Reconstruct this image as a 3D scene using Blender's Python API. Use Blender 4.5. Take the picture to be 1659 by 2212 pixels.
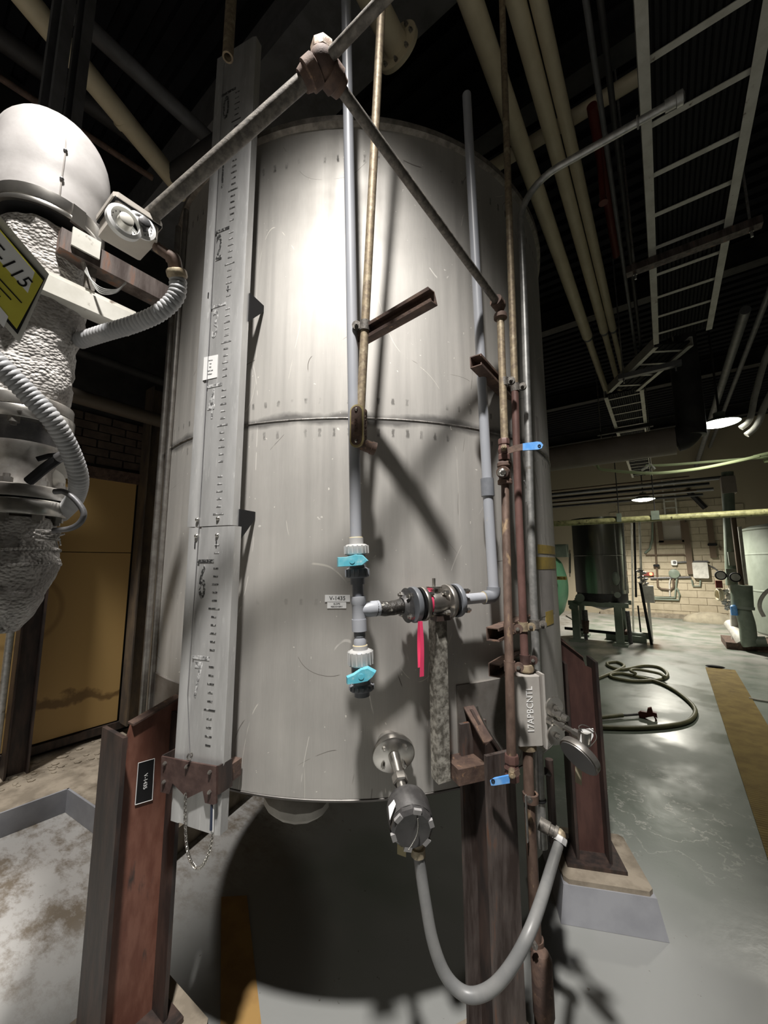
import bpy, math, random
from mathutils import Vector as V, Matrix, noise as mn
random.seed(7)
for o in list(bpy.data.objects): bpy.data.objects.remove(o)
SC = bpy.context.scene
COL = SC.collection
rad = math.radians
# ------------------------------------------------------------------ camera
YAW, PITCH, ROLL, FPX, PW, PH = rad(36), rad(7.6), rad(0.2), 830.0, 1659, 2212
CAM = V((0, 0, 1.6))
FH = V((-math.sin(YAW), math.cos(YAW), 0)); R0 = V((math.cos(YAW), math.sin(YAW), 0)); ZZ = V((0, 0, 1))
FW = FH*math.cos(PITCH)+ZZ*math.sin(PITCH); U0 = ZZ*math.cos(PITCH)-FH*math.sin(PITCH)
RT = R0*math.cos(ROLL)-U0*math.sin(ROLL); UP = U0*math.cos(ROLL)+R0*math.sin(ROLL)
cd = bpy.data.cameras.new('camera'); cam = bpy.data.objects.new('camera', cd); COL.objects.link(cam)
m = Matrix((RT, UP, -FW)).transposed().to_4x4(); m.translation = CAM; cam.matrix_world = m
cd.sensor_fit = 'HORIZONTAL'; cd.sensor_width = 36; cd.lens = 36*FPX/PW; cd.clip_start = .02; cd.clip_end = 100
SC.camera = cam
# ------------------------------------------------------------------ world, exposure
w = bpy.data.worlds.new('world'); SC.world = w; w.use_nodes = True
w.node_tree.nodes['Background'].inputs[0].default_value = (.5, .5, .55, 1)
w.node_tree.nodes['Background'].inputs[1].default_value = .02
SC.view_settings.view_transform = 'Standard'; SC.view_settings.look = 'None'
SC.view_settings.exposure = 0.12; SC.view_settings.gamma = 1; SC.view_settings.use_curve_mapping = False
LAMP_POS = CAM + FH*-.42 + R0*-.24 + ZZ*3.5
def light(name, kind, loc, power, color=(1, 1, 1), size=.1, aim=None, spot=None, blend=.3):
    d = bpy.data.lights.new(name, kind); d.energy = power; d.color = color
    if kind == 'AREA': d.size = size
    else: d.shadow_soft_size = size
    if spot: d.spot_size = spot; d.spot_blend = blend
    o = bpy.data.objects.new(name, d); COL.objects.link(o); o.location = loc
    if aim is not None: o.rotation_euler = (V(aim)-V(loc)).to_track_quat('-Z', 'Y').to_euler()
    return o
light('high_bay_light', 'SPOT', LAMP_POS, 1280, (1, .965, .92), .11, LAMP_POS+V((-.02, .02, -3)), rad(84), .62)
LAMP2_POS = V((-3.3, .02, 4.5))
light('high_bay_light', 'SPOT', LAMP2_POS, 560, (1, .965, .92), .11, LAMP2_POS+V((-.08, .42, -3)), rad(46), .55)

# ------------------------------------------------------------------ pixel -> direction helpers (distance comes from what is touched)
def ray(x, y): return FW+RT*((x-PW/2)/FPX)-UP*((y-PH/2)/FPX)
def P(x, y, zc): return CAM+ray(x, y)*zc
def PZ(x, y, z): d = ray(x, y); return CAM+d*((z-CAM.z)/d.z)
def PX(x, y, v): d = ray(x, y); return CAM+d*((v-CAM.x)/d.x)
def PY(x, y, v): d = ray(x, y); return CAM+d*((v-CAM.y)/d.y)
def PF(x, y, F): d = ray(x, y); return CAM+d*(F/d.dot(FH))
def PN(x, y, o, n): d = ray(x, y); return CAM+d*((o-CAM).dot(n)/d.dot(n))
TR = 1.08
TC = V((-1.4966, 1.8301, 0))
def PC(x, y, off=0.0):
    d = ray(x, y); o = CAM-TC; R = TR+off
    a = d.x*d.x+d.y*d.y; b = 2*(o.x*d.x+o.y*d.y); c = o.x*o.x+o.y*o.y-R*R; q = b*b-4*a*c
    t = -b/2/a if q < 0 else (-b-math.sqrt(q))/2/a
    return CAM+d*t
def rdir(p): v = V((p.x-TC.x, p.y-TC.y, 0)); return v.normalized()
def pol(r, a, z): return V((TC.x+r*math.cos(a), TC.y+r*math.sin(a), z))

# ------------------------------------------------------------------ materials
MATS = {}
def mat(name, c, rough=.5, metal=0.0, c2=None, sc=12.0, st=(1, 1, 1), ramp=(.4, .62), bump=0.0, bsc=None, detail=6, emit=0, c3=None, sc3=40, ramp3=(.62, .68), rv=0.0, spec=.5, coat=0):
    if name in MATS: return MATS[name]
    M = bpy.data.materials.new(name); M.use_nodes = True; nt = M.node_tree; N = nt.nodes; L = nt.links
    b = N['Principled BSDF']; b.inputs['Roughness'].default_value = rough; b.inputs['Metallic'].default_value = metal
    b.inputs['Base Color'].default_value = (*c, 1); b.inputs['Specular IOR Level'].default_value = spec
    if coat: b.inputs['Coat Weight'].default_value = coat
    if emit: b.inputs['Emission Color'].default_value = (*c, 1); b.inputs['Emission Strength'].default_value = emit
    g = N.new('ShaderNodeNewGeometry'); mp = N.new('ShaderNodeMapping'); mp.inputs['Scale'].default_value = st
    L.new(g.outputs['Position'], mp.inputs[0])
    def nz(s, d=detail):
        n = N.new('ShaderNodeTexNoise'); n.inputs['Scale'].default_value = s; n.inputs['Detail'].default_value = d; n.inputs['Roughness'].default_value = .6
        L.new(mp.outputs[0], n.inputs['Vector']); return n
    def rp(src, lo, hi):
        r = N.new('ShaderNodeMapRange'); r.inputs[1].default_value = lo; r.inputs[2].default_value = hi; L.new(src, r.inputs[0]); return r.outputs[0]
    col = None
    if c2:
        n = nz(sc); fac = rp(n.outputs['Fac'], *ramp)
        mx = N.new('ShaderNodeMix'); mx.data_type = 'RGBA'; mx.inputs[6].default_value = (*c, 1); mx.inputs[7].default_value = (*c2, 1); L.new(fac, mx.inputs[0]); col = mx.outputs[2]
        if rv:
            r = N.new('ShaderNodeMapRange'); r.inputs[3].default_value = rough; r.inputs[4].default_value = rough+rv; L.new(fac, r.inputs[0]); L.new(r.outputs[0], b.inputs['Roughness'])
    if c3:
        n3 = nz(sc3); f3 = rp(n3.outputs['Fac'], *ramp3)
        mx3 = N.new('ShaderNodeMix'); mx3.data_type = 'RGBA'; mx3.inputs[7].default_value = (*c3, 1); L.new(f3, mx3.inputs[0])
        if col: L.new(col, mx3.inputs[6])
        else: mx3.inputs[6].default_value = (*c, 1)
        col = mx3.outputs[2]
    if col: L.new(col, b.inputs['Base Color'])
    if bump:
        nb = nz(bsc or sc*2); bp = N.new('ShaderNodeBump'); bp.inputs['Strength'].default_value = bump; bp.inputs['Distance'].default_value = .004
        L.new(nb.outputs['Fac'], bp.inputs['Height']); L.new(bp.outputs[0], b.inputs['Normal'])
    MATS[name] = M; return M

def steel_mat():
    M = bpy.data.materials.new('stainless_shell'); M.use_nodes = True; nt = M.node_tree; N = nt.nodes; L = nt.links
    b = N['Principled BSDF']; b.inputs['Metallic'].default_value = .55
    tc = N.new('ShaderNodeTexCoord')
    def mp(s, rot=(0, 0, 0)):
        q = N.new('ShaderNodeMapping'); q.inputs['Scale'].default_value = s; q.inputs['Rotation'].default_value = rot; L.new(tc.outputs['Object'], q.inputs[0]); return q.outputs[0]
    def nz(v, s, d=4, r=.55):
        n = N.new('ShaderNodeTexNoise'); n.inputs['Scale'].default_value = s; n.inputs['Detail'].default_value = d; n.inputs['Roughness'].default_value = r; L.new(v, n.inputs['Vector']); return n.outputs['Fac']
    def rg(v, a, bb, c=0., d=1.):
        r = N.new('ShaderNodeMapRange'); 
        for i, q in enumerate((a, bb, c, d)): r.inputs[i+1].default_value = q
        L.new(v, r.inputs[0]); return r.outputs[0]
    def math_(op, a, bb=None, c=None):
        n = N.new('ShaderNodeMath'); n.operation = op
        for i, q in enumerate((a, bb, c)):
            if q is None: continue
            if isinstance(q, (int, float)): n.inputs[i].default_value = q
            else: L.new(q, n.inputs[i])
        return n.outputs[0]
    def mix(f, a, bb):
        n = N.new('ShaderNodeMix'); n.data_type = 'RGBA'
        for i, q in ((0, f), (6, a), (7, bb)):
            if isinstance(q, tuple): n.inputs[i].default_value = (*q, 1)
            else: L.new(q, n.inputs[i])
        return n.outputs[2]
    streak = nz(mp((9, 9, .35)), 3, 5)
    blot = nz(mp((1, 1, 1)), 2.2, 5)
    col = mix(rg(streak, .35, .68), (.60, .58, .545), (.67, .645, .605))
    col = mix(rg(blot, .40, .68, 0, .6), col, (.40, .385, .365))
    fine = nz(mp((60, 60, 3)), 6, 3)
    col = mix(rg(fine, .35, .7, 0, .18), col, (.72, .70, .66))
    # thin scratches: narrow iso-lines of stretched noise, broken up by a second noise
    for i, (s, rot, sc, wdt, c, br) in enumerate((((1, 1, .45), (.3, .2, 0), 1.9, .0011, (.2, .18, .16), .57), ((2.2, 1, .6), (1.0, .4, .3), 1.3, .0010, (.9, .87, .8), .52), ((1, 2, 1.4), (-.7, .9, .1), 1.6, .0010, (.18, .16, .14), .54), ((1, 1, .3), (.1, -.35, .5), 2.2, .0014, (.9, .87, .82), .54))):
        q = nz(mp(s, rot), sc, .6, .4); a = math_('ABSOLUTE', math_('SUBTRACT', q, .5)); f = rg(a, wdt*.5, wdt, 1, 0)
        k = rg(nz(mp((1.3, 1.3, 1.3), (i, i*2, 0)), 4.0+i, 2), br, br+.03)
        col = mix(math_('MULTIPLY', math_('MULTIPLY', f, k), .9), col, c)
    # discoloured band along the girth weld and small dark clamp marks beside it and below the rim
    sx = N.new('ShaderNodeSeparateXYZ'); L.new(tc.outputs['Object'], sx.inputs[0])
    z = sx.outputs[2]; ang = math_('ARCTAN2', sx.outputs[1], sx.outputs[0])
    zw = math_('ADD', z, math_('MULTIPLY', math_('SUBTRACT', nz(mp((3, 3, 3)), 2.5), .5), .06))
    band = rg(math_('ABSOLUTE', math_('SUBTRACT', zw, 2.1)), .008, .026, .8, 0)
    col = mix(band, col, (.13, .125, .12))
    cell = math_('ABSOLUTE', math_('SUBTRACT', math_('FRACT', math_('MULTIPLY', ang, 21.0)), .5))
    cell = math_('ADD', cell, math_('MULTIPLY', math_('SUBTRACT', nz(mp((1, 1, 1)), 60, 3), .5), .25))
    for zc, hw, st in ((3.14, .02, .8), (2.165, .014, .6), (2.05, .018, .6), (1.475, .012, .2)):
        row = rg(math_('ABSOLUTE', math_('SUBTRACT', z, zc)), hw*.6, hw, 1, 0)
        f = math_('MULTIPLY', math_('MULTIPLY', rg(cell, .06, .12, 1, 0), row), rg(nz(mp((1, 1, 1)), 5+zc), .45, .55, 0, st))
        col = mix(f, col, (.05, .045, .04))
    spk = nz(mp((1, 1, 1)), 55, 2); col = mix(rg(spk, .735, .76), col, (.95, .92, .86))
    L.new(col, b.inputs['Base Color'])
    L.new(math_('ADD', rg(streak, .3, .7, .46, .56), rg(blot, .4, .7, 0, .1)), b.inputs['Roughness'])
    b.inputs['Anisotropic'].default_value = .5
    tg = N.new('ShaderNodeTangent'); tg.direction_type = 'RADIAL'; tg.axis = 'Z'; L.new(tg.outputs[0], b.inputs['Tangent'])
    bp = N.new('ShaderNodeBump'); bp.inputs['Strength'].default_value = .12; bp.inputs['Distance'].default_value = .002
    L.new(nz(mp((4, 4, 2)), 3, 3), bp.inputs['Height']); L.new(bp.outputs[0], b.inputs['Normal'])
    return M

def floor_mat():
    M = bpy.data.materials.new('painted_concrete'); M.use_nodes = True; nt = M.node_tree; N = nt.nodes; L = nt.links
    b = N['Principled BSDF']; g = N.new('ShaderNodeNewGeometry')
    def nz(s, d=6, st=(1, 1, 1), r=.6):
        mp = N.new('ShaderNodeMapping'); mp.inputs['Scale'].default_value = st; L.new(g.outputs['Position'], mp.inputs[0])
        n = N.new('ShaderNodeTexNoise'); n.inputs['Scale'].default_value = s; n.inputs['Detail'].default_value = d; n.inputs['Roughness'].default_value = r; L.new(mp.outputs[0], n.inputs['Vector']); return n.outputs['Fac']
    def rg(v, a, bb, c=0., d=1.):
        r = N.new('ShaderNodeMapRange')
        for i, q in enumerate((a, bb, c, d)): r.inputs[i+1].default_value = q
        L.new(v, r.inputs[0]); return r.outputs[0]
    def mul(a, bb):
        n = N.new('ShaderNodeMath'); n.operation = 'MULTIPLY'
        for i, q in enumerate((a, bb)):
            if isinstance(q, float): n.inputs[i].default_value = q
            else: L.new(q, n.inputs[i])
        return n.outputs[0]
    def mix(f, a, bb):
        n = N.new('ShaderNodeMix'); n.data_type = 'RGBA'
        for i, q in ((0, f), (6, a), (7, bb)):
            if isinstance(q, tuple): n.inputs[i].default_value = (*q, 1)
            else: L.new(q, n.inputs[i])
        return n.outputs[2]
    sx = N.new('ShaderNodeSeparateXYZ'); L.new(g.outputs['Position'], sx.inputs[0])
    left = rg(sx.outputs[0], -1.7, -2.3)          # bay beside the left kerb: unpainted pale concrete
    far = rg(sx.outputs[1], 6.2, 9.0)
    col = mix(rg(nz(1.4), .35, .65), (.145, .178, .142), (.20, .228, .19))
    col = mix(mul(rg(sx.outputs[1], 3.3, 2.2), rg(nz(.8, 3), .25, .45)), col, (.30, .305, .295))  # wet sheen near the viewer put into the colour as paler grey
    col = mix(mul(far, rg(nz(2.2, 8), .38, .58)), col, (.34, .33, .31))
    col = mix(left, col, (.40, .39, .375))
    col = mix(mul(left, mul(rg(nz(3.6, 10, (1, 1.6, 1), .76), .46, .60), .85)), col, (.125, .095, .06))
    # mineral deposit on the aisle floor
    dx = N.new('ShaderNodeVectorMath'); dx.operation = 'DISTANCE'; dx.inputs[1].default_value = (-.12, 3.25, 0); L.new(g.outputs['Position'], dx.inputs[0])
    near = rg(dx.outputs['Value'], .1, .75, 1, 0)
    a = nz(3.2, 5); ab = N.new('ShaderNodeMath'); ab.operation = 'ABSOLUTE'; sb = N.new('ShaderNodeMath'); sb.operation = 'SUBTRACT'; sb.inputs[1].default_value = .52; L.new(a, sb.inputs[0]); L.new(sb.outputs[0], ab.inputs[0])
    dep = mul(mul(rg(ab.outputs[0], .003, .016, 1, 0), near), rg(nz(30, 4), .4, .55))
    col = mix(mul(dep, .8), col, (.62, .61, .56))
    col = mix(mul(rg(nz(23, 3), .70, .74), .7), col, (.1, .08, .06))
    L.new(col, b.inputs['Base Color'])
    wet = rg(nz(.9, 4), .42, .56)
    L.new(rg(wet, 0, 1, .28, .5), b.inputs['Roughness'])
    bp = N.new('ShaderNodeBump'); bp.inputs['Strength'].default_value = .25; bp.inputs['Distance'].default_value = .006; L.new(nz(9, 6), bp.inputs['Height']); L.new(bp.outputs[0], b.inputs['Normal'])
    return M

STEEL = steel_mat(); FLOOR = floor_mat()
m_weld = mat('weld_dark', (.16, .15, .14), .5, .7, (.34, .32, .3), 30, bump=.6)
m_pvc = mat('pvc_grey', (.33, .345, .38), .38, 0, (.38, .39, .42), 9, (1, 1, .3), c3=(.45, .43, .38), sc3=60, ramp3=(.68, .75))
m_pvcd = mat('pvc_fitting_dark', (.16, .17, .19), .4, 0, (.21, .22, .24), 14)
m_pvcl = mat('pvc_nut_light', (.40, .40, .40), .42, 0, (.47, .465, .45), 20)
m_post = mat('mottled_post', (.13, .12, .10), .6, .3, (.44, .42, .37), 55, ramp=(.40, .62), bump=.3)
m_glue = mat('old_cement', (.55, .46, .27), .6)
m_teal = mat('teal_plastic', (.10, .44, .56), .45, 0, (.22, .55, .63), 30, c3=(.45, .62, .66), sc3=80, ramp3=(.6, .72))
m_rust = mat('rusted_steel', (.085, .055, .046), .75, .15, (.155, .10, .075), 25, c3=(.33, .2, .12), sc3=45, ramp3=(.6, .72), bump=.4)
m_redlead = mat('red_primer_steel', (.155, .062, .042), .5, .1, (.22, .10, .07), 14, (2, 2, .6), c3=(.06, .045, .04), sc3=10, ramp3=(.60, .72), bump=.2)
m_blackst = mat('blackened_steel', (.035, .028, .026), .5, .2, (.075, .05, .042), 12, (2, 2, .5), bump=.2)
m_browng = mat('brown_grey_steel', (.055, .04, .035), .5, .25, (.145, .12, .11), 9, (3, 3, .5), c3=(.20, .09, .05), sc3=9, ramp3=(.58, .68), bump=.25)
m_galv = mat('galvanised_pipe', (.40, .40, .39), .42, .75, (.55, .55, .53), 40, c3=(.25, .22, .18), sc3=18, ramp3=(.6, .7))
m_galvold = mat('mottled_galvanised', (.10, .092, .082), .55, .35, (.22, .20, .175), 70, ramp=(.38, .66), bump=.25)
m_tanpipe = mat('weathered_tan_conduit', (.36, .29, .19), .55, .3, (.22, .17, .12), 60, c3=(.5, .43, .3), sc3=25, ramp3=(.55, .68), bump=.15)
m_rustpipe = mat('rust_brown_pipe', (.165, .11, .085), .6, .2, (.10, .065, .05), 40, (1, 1, .4), c3=(.38, .27, .16), sc3=24, ramp3=(.6, .7), bump=.2)
m_redpipe = mat('red_brown_pipe', (.165, .09, .078), .5, .15, (.12, .065, .055), 30, (1, 1, .4), bump=.15)
m_alu = mat('aluminium_board', (.62, .62, .615), .42, .55, (.52, .52, .515), 9, (3, 3, .5), c3=(.75, .75, .74), sc3=30, ramp3=(.6, .72))
m_black = mat('black_paint', (.012, .012, .013), .75, spec=.25)
m_ink = mat('worn_black_ink', (.03, .03, .03), .6, 0, (.35, .35, .34), 110, ramp=(.5, .62))
m_fade = mat('faded_ink', (.12, .12, .12), .6, 0, (.55, .55, .545), 90, ramp=(.42, .58))
m_white = mat('white_label', (.85, .85, .84), .5)
m_jacket = mat('white_jacket', (.56, .54, .53), .42, 0, (.45, .43, .42), 7, c3=(.35, .30, .27), sc3=70, ramp3=(.70, .76), bump=.15, bsc=22)
m_cloth = mat('woven_lagging_cloth', (.50, .475, .45), .9, 0, (.31, .29, .27), 11, bump=.0)
m_stain = mat('bright_stainless', (.62, .60, .56), .25, .95, (.5, .48, .45), 20)
m_dstain = mat('dull_steel', (.40, .385, .36), .38, .85, (.27, .25, .23), 18)
m_iron = mat('dark_cast_iron', (.10, .10, .105), .5, .5, (.17, .165, .165), 30, bump=.25)
m_blue = mat('blue_vinyl', (.10, .33, .78), .4, 0, (.22, .46, .83), 40)
m_pink = mat('pink_tape', (.85, .07, .17), .5, 0, (.75, .05, .14), 10)
m_tar = mat('black_mastic', (.022, .02, .018), .42, 0, (.045, .04, .035), 60, c3=(.5, .48, .43), sc3=55, ramp3=(.60, .66), bump=.7)
m_box = mat('grey_enclosure', (.36, .335, .31), .5, .1, (.42, .40, .37), 9, c3=(.25, .15, .08), sc3=16, ramp3=(.68, .74))
m_flex = mat('grey_flex_conduit', (.30, .305, .315), .45, 0, (.38, .38, .385), 16)
m_cable = mat('grey_cable_jacket', (.18, .183, .183), .4, 0, (.225, .225, .22), 14)
m_beige = mat('beige_enclosure', (.50, .46, .41), .5, 0, (.42, .38, .34), 8)
m_brown = mat('brown_plate', (.075, .045, .04), .45, .3, (.12, .075, .065), 30, bump=.25)
m_conc = mat('tan_concrete', (.34, .29, .225), .85, 0, (.22, .185, .14), 9, c3=(.10, .075, .05), sc3=5, ramp3=(.58, .72), bump=.5, bsc=20)
m_kerb = mat('grey_kerb_paint', (.33, .335, .36), .6, 0, (.27, .275, .30), 5, bump=.15)
def amber_mat():
    M = bpy.data.materials.new('amber_wall_sheet'); M.use_nodes = True; nt = M.node_tree; N = nt.nodes; L = nt.links; b = N['Principled BSDF']; b.inputs['Roughness'].default_value = .45
    g = N.new('ShaderNodeNewGeometry'); sx = N.new('ShaderNodeSeparateXYZ'); L.new(g.outputs['Position'], sx.inputs[0])
    n = N.new('ShaderNodeTexNoise'); n.inputs['Scale'].default_value = 4.5; n.inputs['Detail'].default_value = 6; L.new(g.outputs['Position'], n.inputs['Vector'])
    a = N.new('ShaderNodeMath'); a.operation = 'MULTIPLY_ADD'; a.inputs[1].default_value = .42; L.new(n.outputs['Fac'], a.inputs[0]); L.new(sx.outputs[2], a.inputs[2])
    def band(c, w0, w1):
        s = N.new('ShaderNodeMath'); s.operation = 'SUBTRACT'; s.inputs[1].default_value = c; L.new(a.outputs[0], s.inputs[0]); q = N.new('ShaderNodeMath'); q.operation = 'ABSOLUTE'; L.new(s.outputs[0], q.inputs[0])
        r = N.new('ShaderNodeMapRange'); r.inputs[1].default_value = w0; r.inputs[2].default_value = w1; r.inputs[3].default_value = .8; r.inputs[4].default_value = 0; L.new(q.outputs[0], r.inputs[0]); return r.outputs[0]
    m1 = N.new('ShaderNodeMix'); m1.data_type = 'RGBA'; m1.inputs[6].default_value = (.52, .345, .135, 1); m1.inputs[7].default_value = (.15, .085, .03, 1); L.new(band(.73, .02, .05), m1.inputs[0])
    v = N.new('ShaderNodeVectorMath'); v.operation = 'DISTANCE'; v.inputs[1].default_value = (-4.03, .78, 1.25); L.new(g.outputs['Position'], v.inputs[0])
    s2 = N.new('ShaderNodeMath'); s2.operation = 'SUBTRACT'; s2.inputs[1].default_value = .27; L.new(v.outputs['Value'], s2.inputs[0]); q2 = N.new('ShaderNodeMath'); q2.operation = 'ABSOLUTE'; L.new(s2.outputs[0], q2.inputs[0])
    r2 = N.new('ShaderNodeMapRange'); r2.inputs[1].default_value = .006; r2.inputs[2].default_value = .03; r2.inputs[3].default_value = .4; r2.inputs[4].default_value = 0; L.new(q2.outputs[0], r2.inputs[0])
    m2 = N.new('ShaderNodeMix'); m2.data_type = 'RGBA'; m2.inputs[7].default_value = (.18, .10, .03, 1); L.new(m1.outputs[2], m2.inputs[6]); L.new(r2.outputs[0], m2.inputs[0]); L.new(m2.outputs[2], b.inputs['Base Color'])
    return M
m_yel = amber_mat()
m_wall = mat('beige_block', (.50, .43, .32), .8, 0, (.42, .36, .26), 4, bump=.2)
m_wallup = mat('pale_wall', (.36, .34, .31), .8, 0, (.30, .285, .26), 2)
m_mortar = mat('mortar', (.40, .345, .255), .9)
m_dark = mat('dark_steelwork', (.03, .029, .03), .6, .2, (.05, .047, .047), 7)
m_deck = mat('dark_roof_deck', (.014, .014, .017), .7, .1, (.02, .02, .024), 3, spec=.1)
m_cream = mat('cream_pipe_paint', (.70, .62, .44), .45, 0, (.63, .55, .38), 6, c3=(.25, .2, .13), sc3=30, ramp3=(.72, .78))
m_tray = mat('pale_tray_steel', (.66, .645, .59), .5, .1, (.54, .525, .47), 11, c3=(.2, .16, .13), sc3=25, ramp3=(.64, .72))
m_greyp = mat('grey_ceiling_pipe', (.20, .20, .21), .5, .2, (.15, .15, .155), 10)
m_duct = mat('pinkish_duct', (.34, .29, .26), .6, 0, (.28, .24, .21), 5)
m_ypipe = mat('yellow_green_pipe', (.58, .57, .28), .5, 0, (.33, .32, .15), 15, c3=(.12, .1, .05), sc3=20, ramp3=(.58, .68))
m_ghose = mat('pale_green_hose', (.50, .58, .33), .4)
m_mat = mat('yellow_runner', (.40, .29, .10), .8, 0, (.30, .21, .075), 6, c3=(.13, .09, .05), sc3=4, ramp3=(.60, .72))
m_hose = mat('olive_hose', (.24, .235, .13), .5, 0, (.17, .16, .09), 8)
m_red = mat('dark_red_paint', (.17, .03, .022), .5)
m_green = mat('mint_green_tank', (.20, .50, .29), .4, 0, (.17, .44, .26), 4)
m_ggrey = mat('sage_machine_paint', (.21, .25, .20), .5, 0, (.16, .195, .155), 6)
m_sage = mat('sage_vessel', (.23, .26, .22), .5, 0, (.19, .215, .18), 4)
m_wlag = mat('white_lagging', (.66, .64, .59), .6, 0, (.5, .48, .44), 9)
m_bconduit = mat('brown_conduit', (.13, .09, .06), .6)
m_wood = mat('brown_timber', (.12, .08, .05), .6)
m_glass = mat('grimy_pane', (.35, .31, .26), .15)
m_ylabel = mat('yellow_label', (.62, .58, .06), .45, 0, (.55, .50, .05), 12)
m_lampw = mat('lamp_diffuser', (1, 1, .90), .4, emit=14)
m_redled = mat('red_pilot_light', (1, .12, .05), .4, emit=8)
m_resid = mat('label_residue', (.40, .37, .35), .8, 0, (.33, .31, .29), 10)
m_ysq = mat('yellow_sticker', (.50, .36, .09), .55, 0, (.38, .28, .08), 15)

# ------------------------------------------------------------------ mesh builder
def orth(a):
    a = V(a).normalized(); t = V((0, 0, 1)) if abs(a.z) < .9 else V((1, 0, 0))
    u = t.cross(a).normalized(); return u, a.cross(u).normalized()
def smoothpath(pts, k=6):
    pts = [V(p) for p in pts]; q = [pts[0]*2-pts[1]]+pts+[pts[-1]*2-pts[-2]]; out = []
    for i in range(1, len(q)-2):
        a, b, c, d = q[i-1:i+3]
        for j in range(k):
            t = j/k; out.append(.5*((2*b)+(c-a)*t+(2*a-5*b+4*c-d)*t*t+(3*b-a-3*c+d)*t**3))
    out.append(pts[-1]); return out
AXW = (V((1, 0, 0)), V((0, 1, 0)), V((0, 0, 1)))
class MB:
    def __init__(s): s.v = []; s.f = []
    def add(s, vs, fs):
        n = len(s.v); s.v += [V(q) for q in vs]; s.f += [tuple(i+n for i in f) for f in fs]; return s
    def box(s, c, size, ax=AXW):
        c = V(c); h = [V(a)*(q/2) for a, q in zip(ax, size)]; vs = []
        for i in (-1, 1):
            for j in (-1, 1):
                for k in (-1, 1): vs.append(c+h[0]*i+h[1]*j+h[2]*k)
        return s.add(vs, [(0, 1, 3, 2), (4, 6, 7, 5), (0, 4, 5, 1), (2, 3, 7, 6), (0, 2, 6, 4), (1, 5, 7, 3)])
    def bbox(s, c, size, ax=AXW, b=.004):   # box with chamfered edges along its third axis
        x, y, z = [q/2 for q in size]; b = min(b, x*.9, y*.9)
        pl = [(-x+b, -y), (x-b, -y), (x, -y+b), (x, y-b), (x-b, y), (-x+b, y), (-x, y-b), (-x, -y+b)]
        return s.prism([V(c)+ax[0]*p[0]+ax[1]*p[1]-ax[2]*z for p in pl], ax[2]*(2*z))
    def cyl(s, a, b, r, r2=None, n=20): a, b = V(a), V(b); return s.lathe([(0, 0), (r, 0), (r if r2 is None else r2, (b-a).length), (0, (b-a).length)], a, b-a, n)
    def lathe(s, prof, o, axis, n=24):
        o = V(o); a = V(axis).normalized(); u, w = orth(a); vs = []; fs = []; idx = []
        for r, h in prof:
            if r < 1e-6: idx.append([len(vs)]); vs.append(o+a*h)
            else:
                idx.append(list(range(len(vs), len(vs)+n)))
                for k in range(n): t = 2*math.pi*k/n; vs.append(o+a*h+(u*math.cos(t)+w*math.sin(t))*r)
        for p, q in zip(idx, idx[1:]):
            for k in range(n):
                k2 = (k+1) % n
                if len(p) == 1 and len(q) == 1: continue
                if len(p) == 1: fs.append((p[0], q[k], q[k2]))
                elif len(q) == 1: fs.append((p[k], q[0], p[k2]))
                else: fs.append((p[k], q[k], q[k2], p[k2]))
        return s.add(vs, fs)
    def tube(s, pts, r, n=12, closed=False, caps=True):
        pts = [V(p) for p in pts]; m_ = len(pts); vs = []; fs = []; u = None
        for i, p in enumerate(pts):
            if closed: t = pts[(i+1) % m_]-pts[i-1]
            else: t = pts[min(i+1, m_-1)]-pts[max(i-1, 0)]
            t.normalize()
            if u is None: u, _ = orth(t)
            u = (u-t*u.dot(t)).normalized(); w_ = t.cross(u); rr = r[i] if isinstance(r, (list, tuple)) else r
            for k in range(n): a = 2*math.pi*k/n; vs.append(p+(u*math.cos(a)+w_*math.sin(a))*rr)
        for i in range(m_ if closed else m_-1):
            j = (i+1) % m_
            for k in range(n): k2 = (k+1) % n; fs.append((i*n+k, i*n+k2, j*n+k2, j*n+k))
        if caps and not closed: fs.append(tuple(range(n))[::-1]); fs.append(tuple((m_-1)*n+k for k in range(n)))
        return s.add(vs, fs)
    def prism(s, poly, ext):
        n = len(poly); vs = [V(p) for p in poly]+[V(p)+V(ext) for p in poly]
        return s.add(vs, [tuple(range(n))[::-1], tuple(range(n, 2*n))]+[(i, (i+1) % n, (i+1) % n+n, i+n) for i in range(n)])
    def sph(s, c, r, sc=(1, 1, 1), n=14, ax=AXW):
        vs = []; fs = []; m_ = n//2
        for i in range(m_+1):
            for k in range(n):
                a = math.pi*i/m_; b = 2*math.pi*k/n
                vs.append(V(c)+ax[0]*(r*sc[0]*math.sin(a)*math.cos(b))+ax[1]*(r*sc[1]*math.sin(a)*math.sin(b))+ax[2]*(r*sc[2]*math.cos(a)))
        for i in range(m_):
            for k in range(n): k2 = (k+1) % n; fs.append((i*n+k, (i+1)*n+k, (i+1)*n+k2, i*n+k2))
        return s.add(vs, fs)
    def ring(s, c, axis, R, r, n=24, k=8):
        u, w_ = orth(axis); return s.tube([V(c)+(u*math.cos(2*math.pi*i/n)+w_*math.sin(2*math.pi*i/n))*R for i in range(n)], r, k, True)
    def patch(s, a0, a1, z0, z1, r0, r1, n=16):   # curved plate on the tank shell
        vs = []; fs = []
        for i in range(n+1):
            a = a0+(a1-a0)*i/n
            for r, z in ((r0, z0), (r1, z0), (r1, z1), (r0, z1)): vs.append(pol(r, a, z))
        for i in range(n):
            for k in range(4): k2 = (k+1) % 4; fs.append((i*4+k, i*4+k2, i*4+4+k2, i*4+4+k))
        fs += [(0, 1, 2, 3), tuple(n*4+k for k in (3, 2, 1, 0))]
        return s.add(vs, fs)
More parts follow.
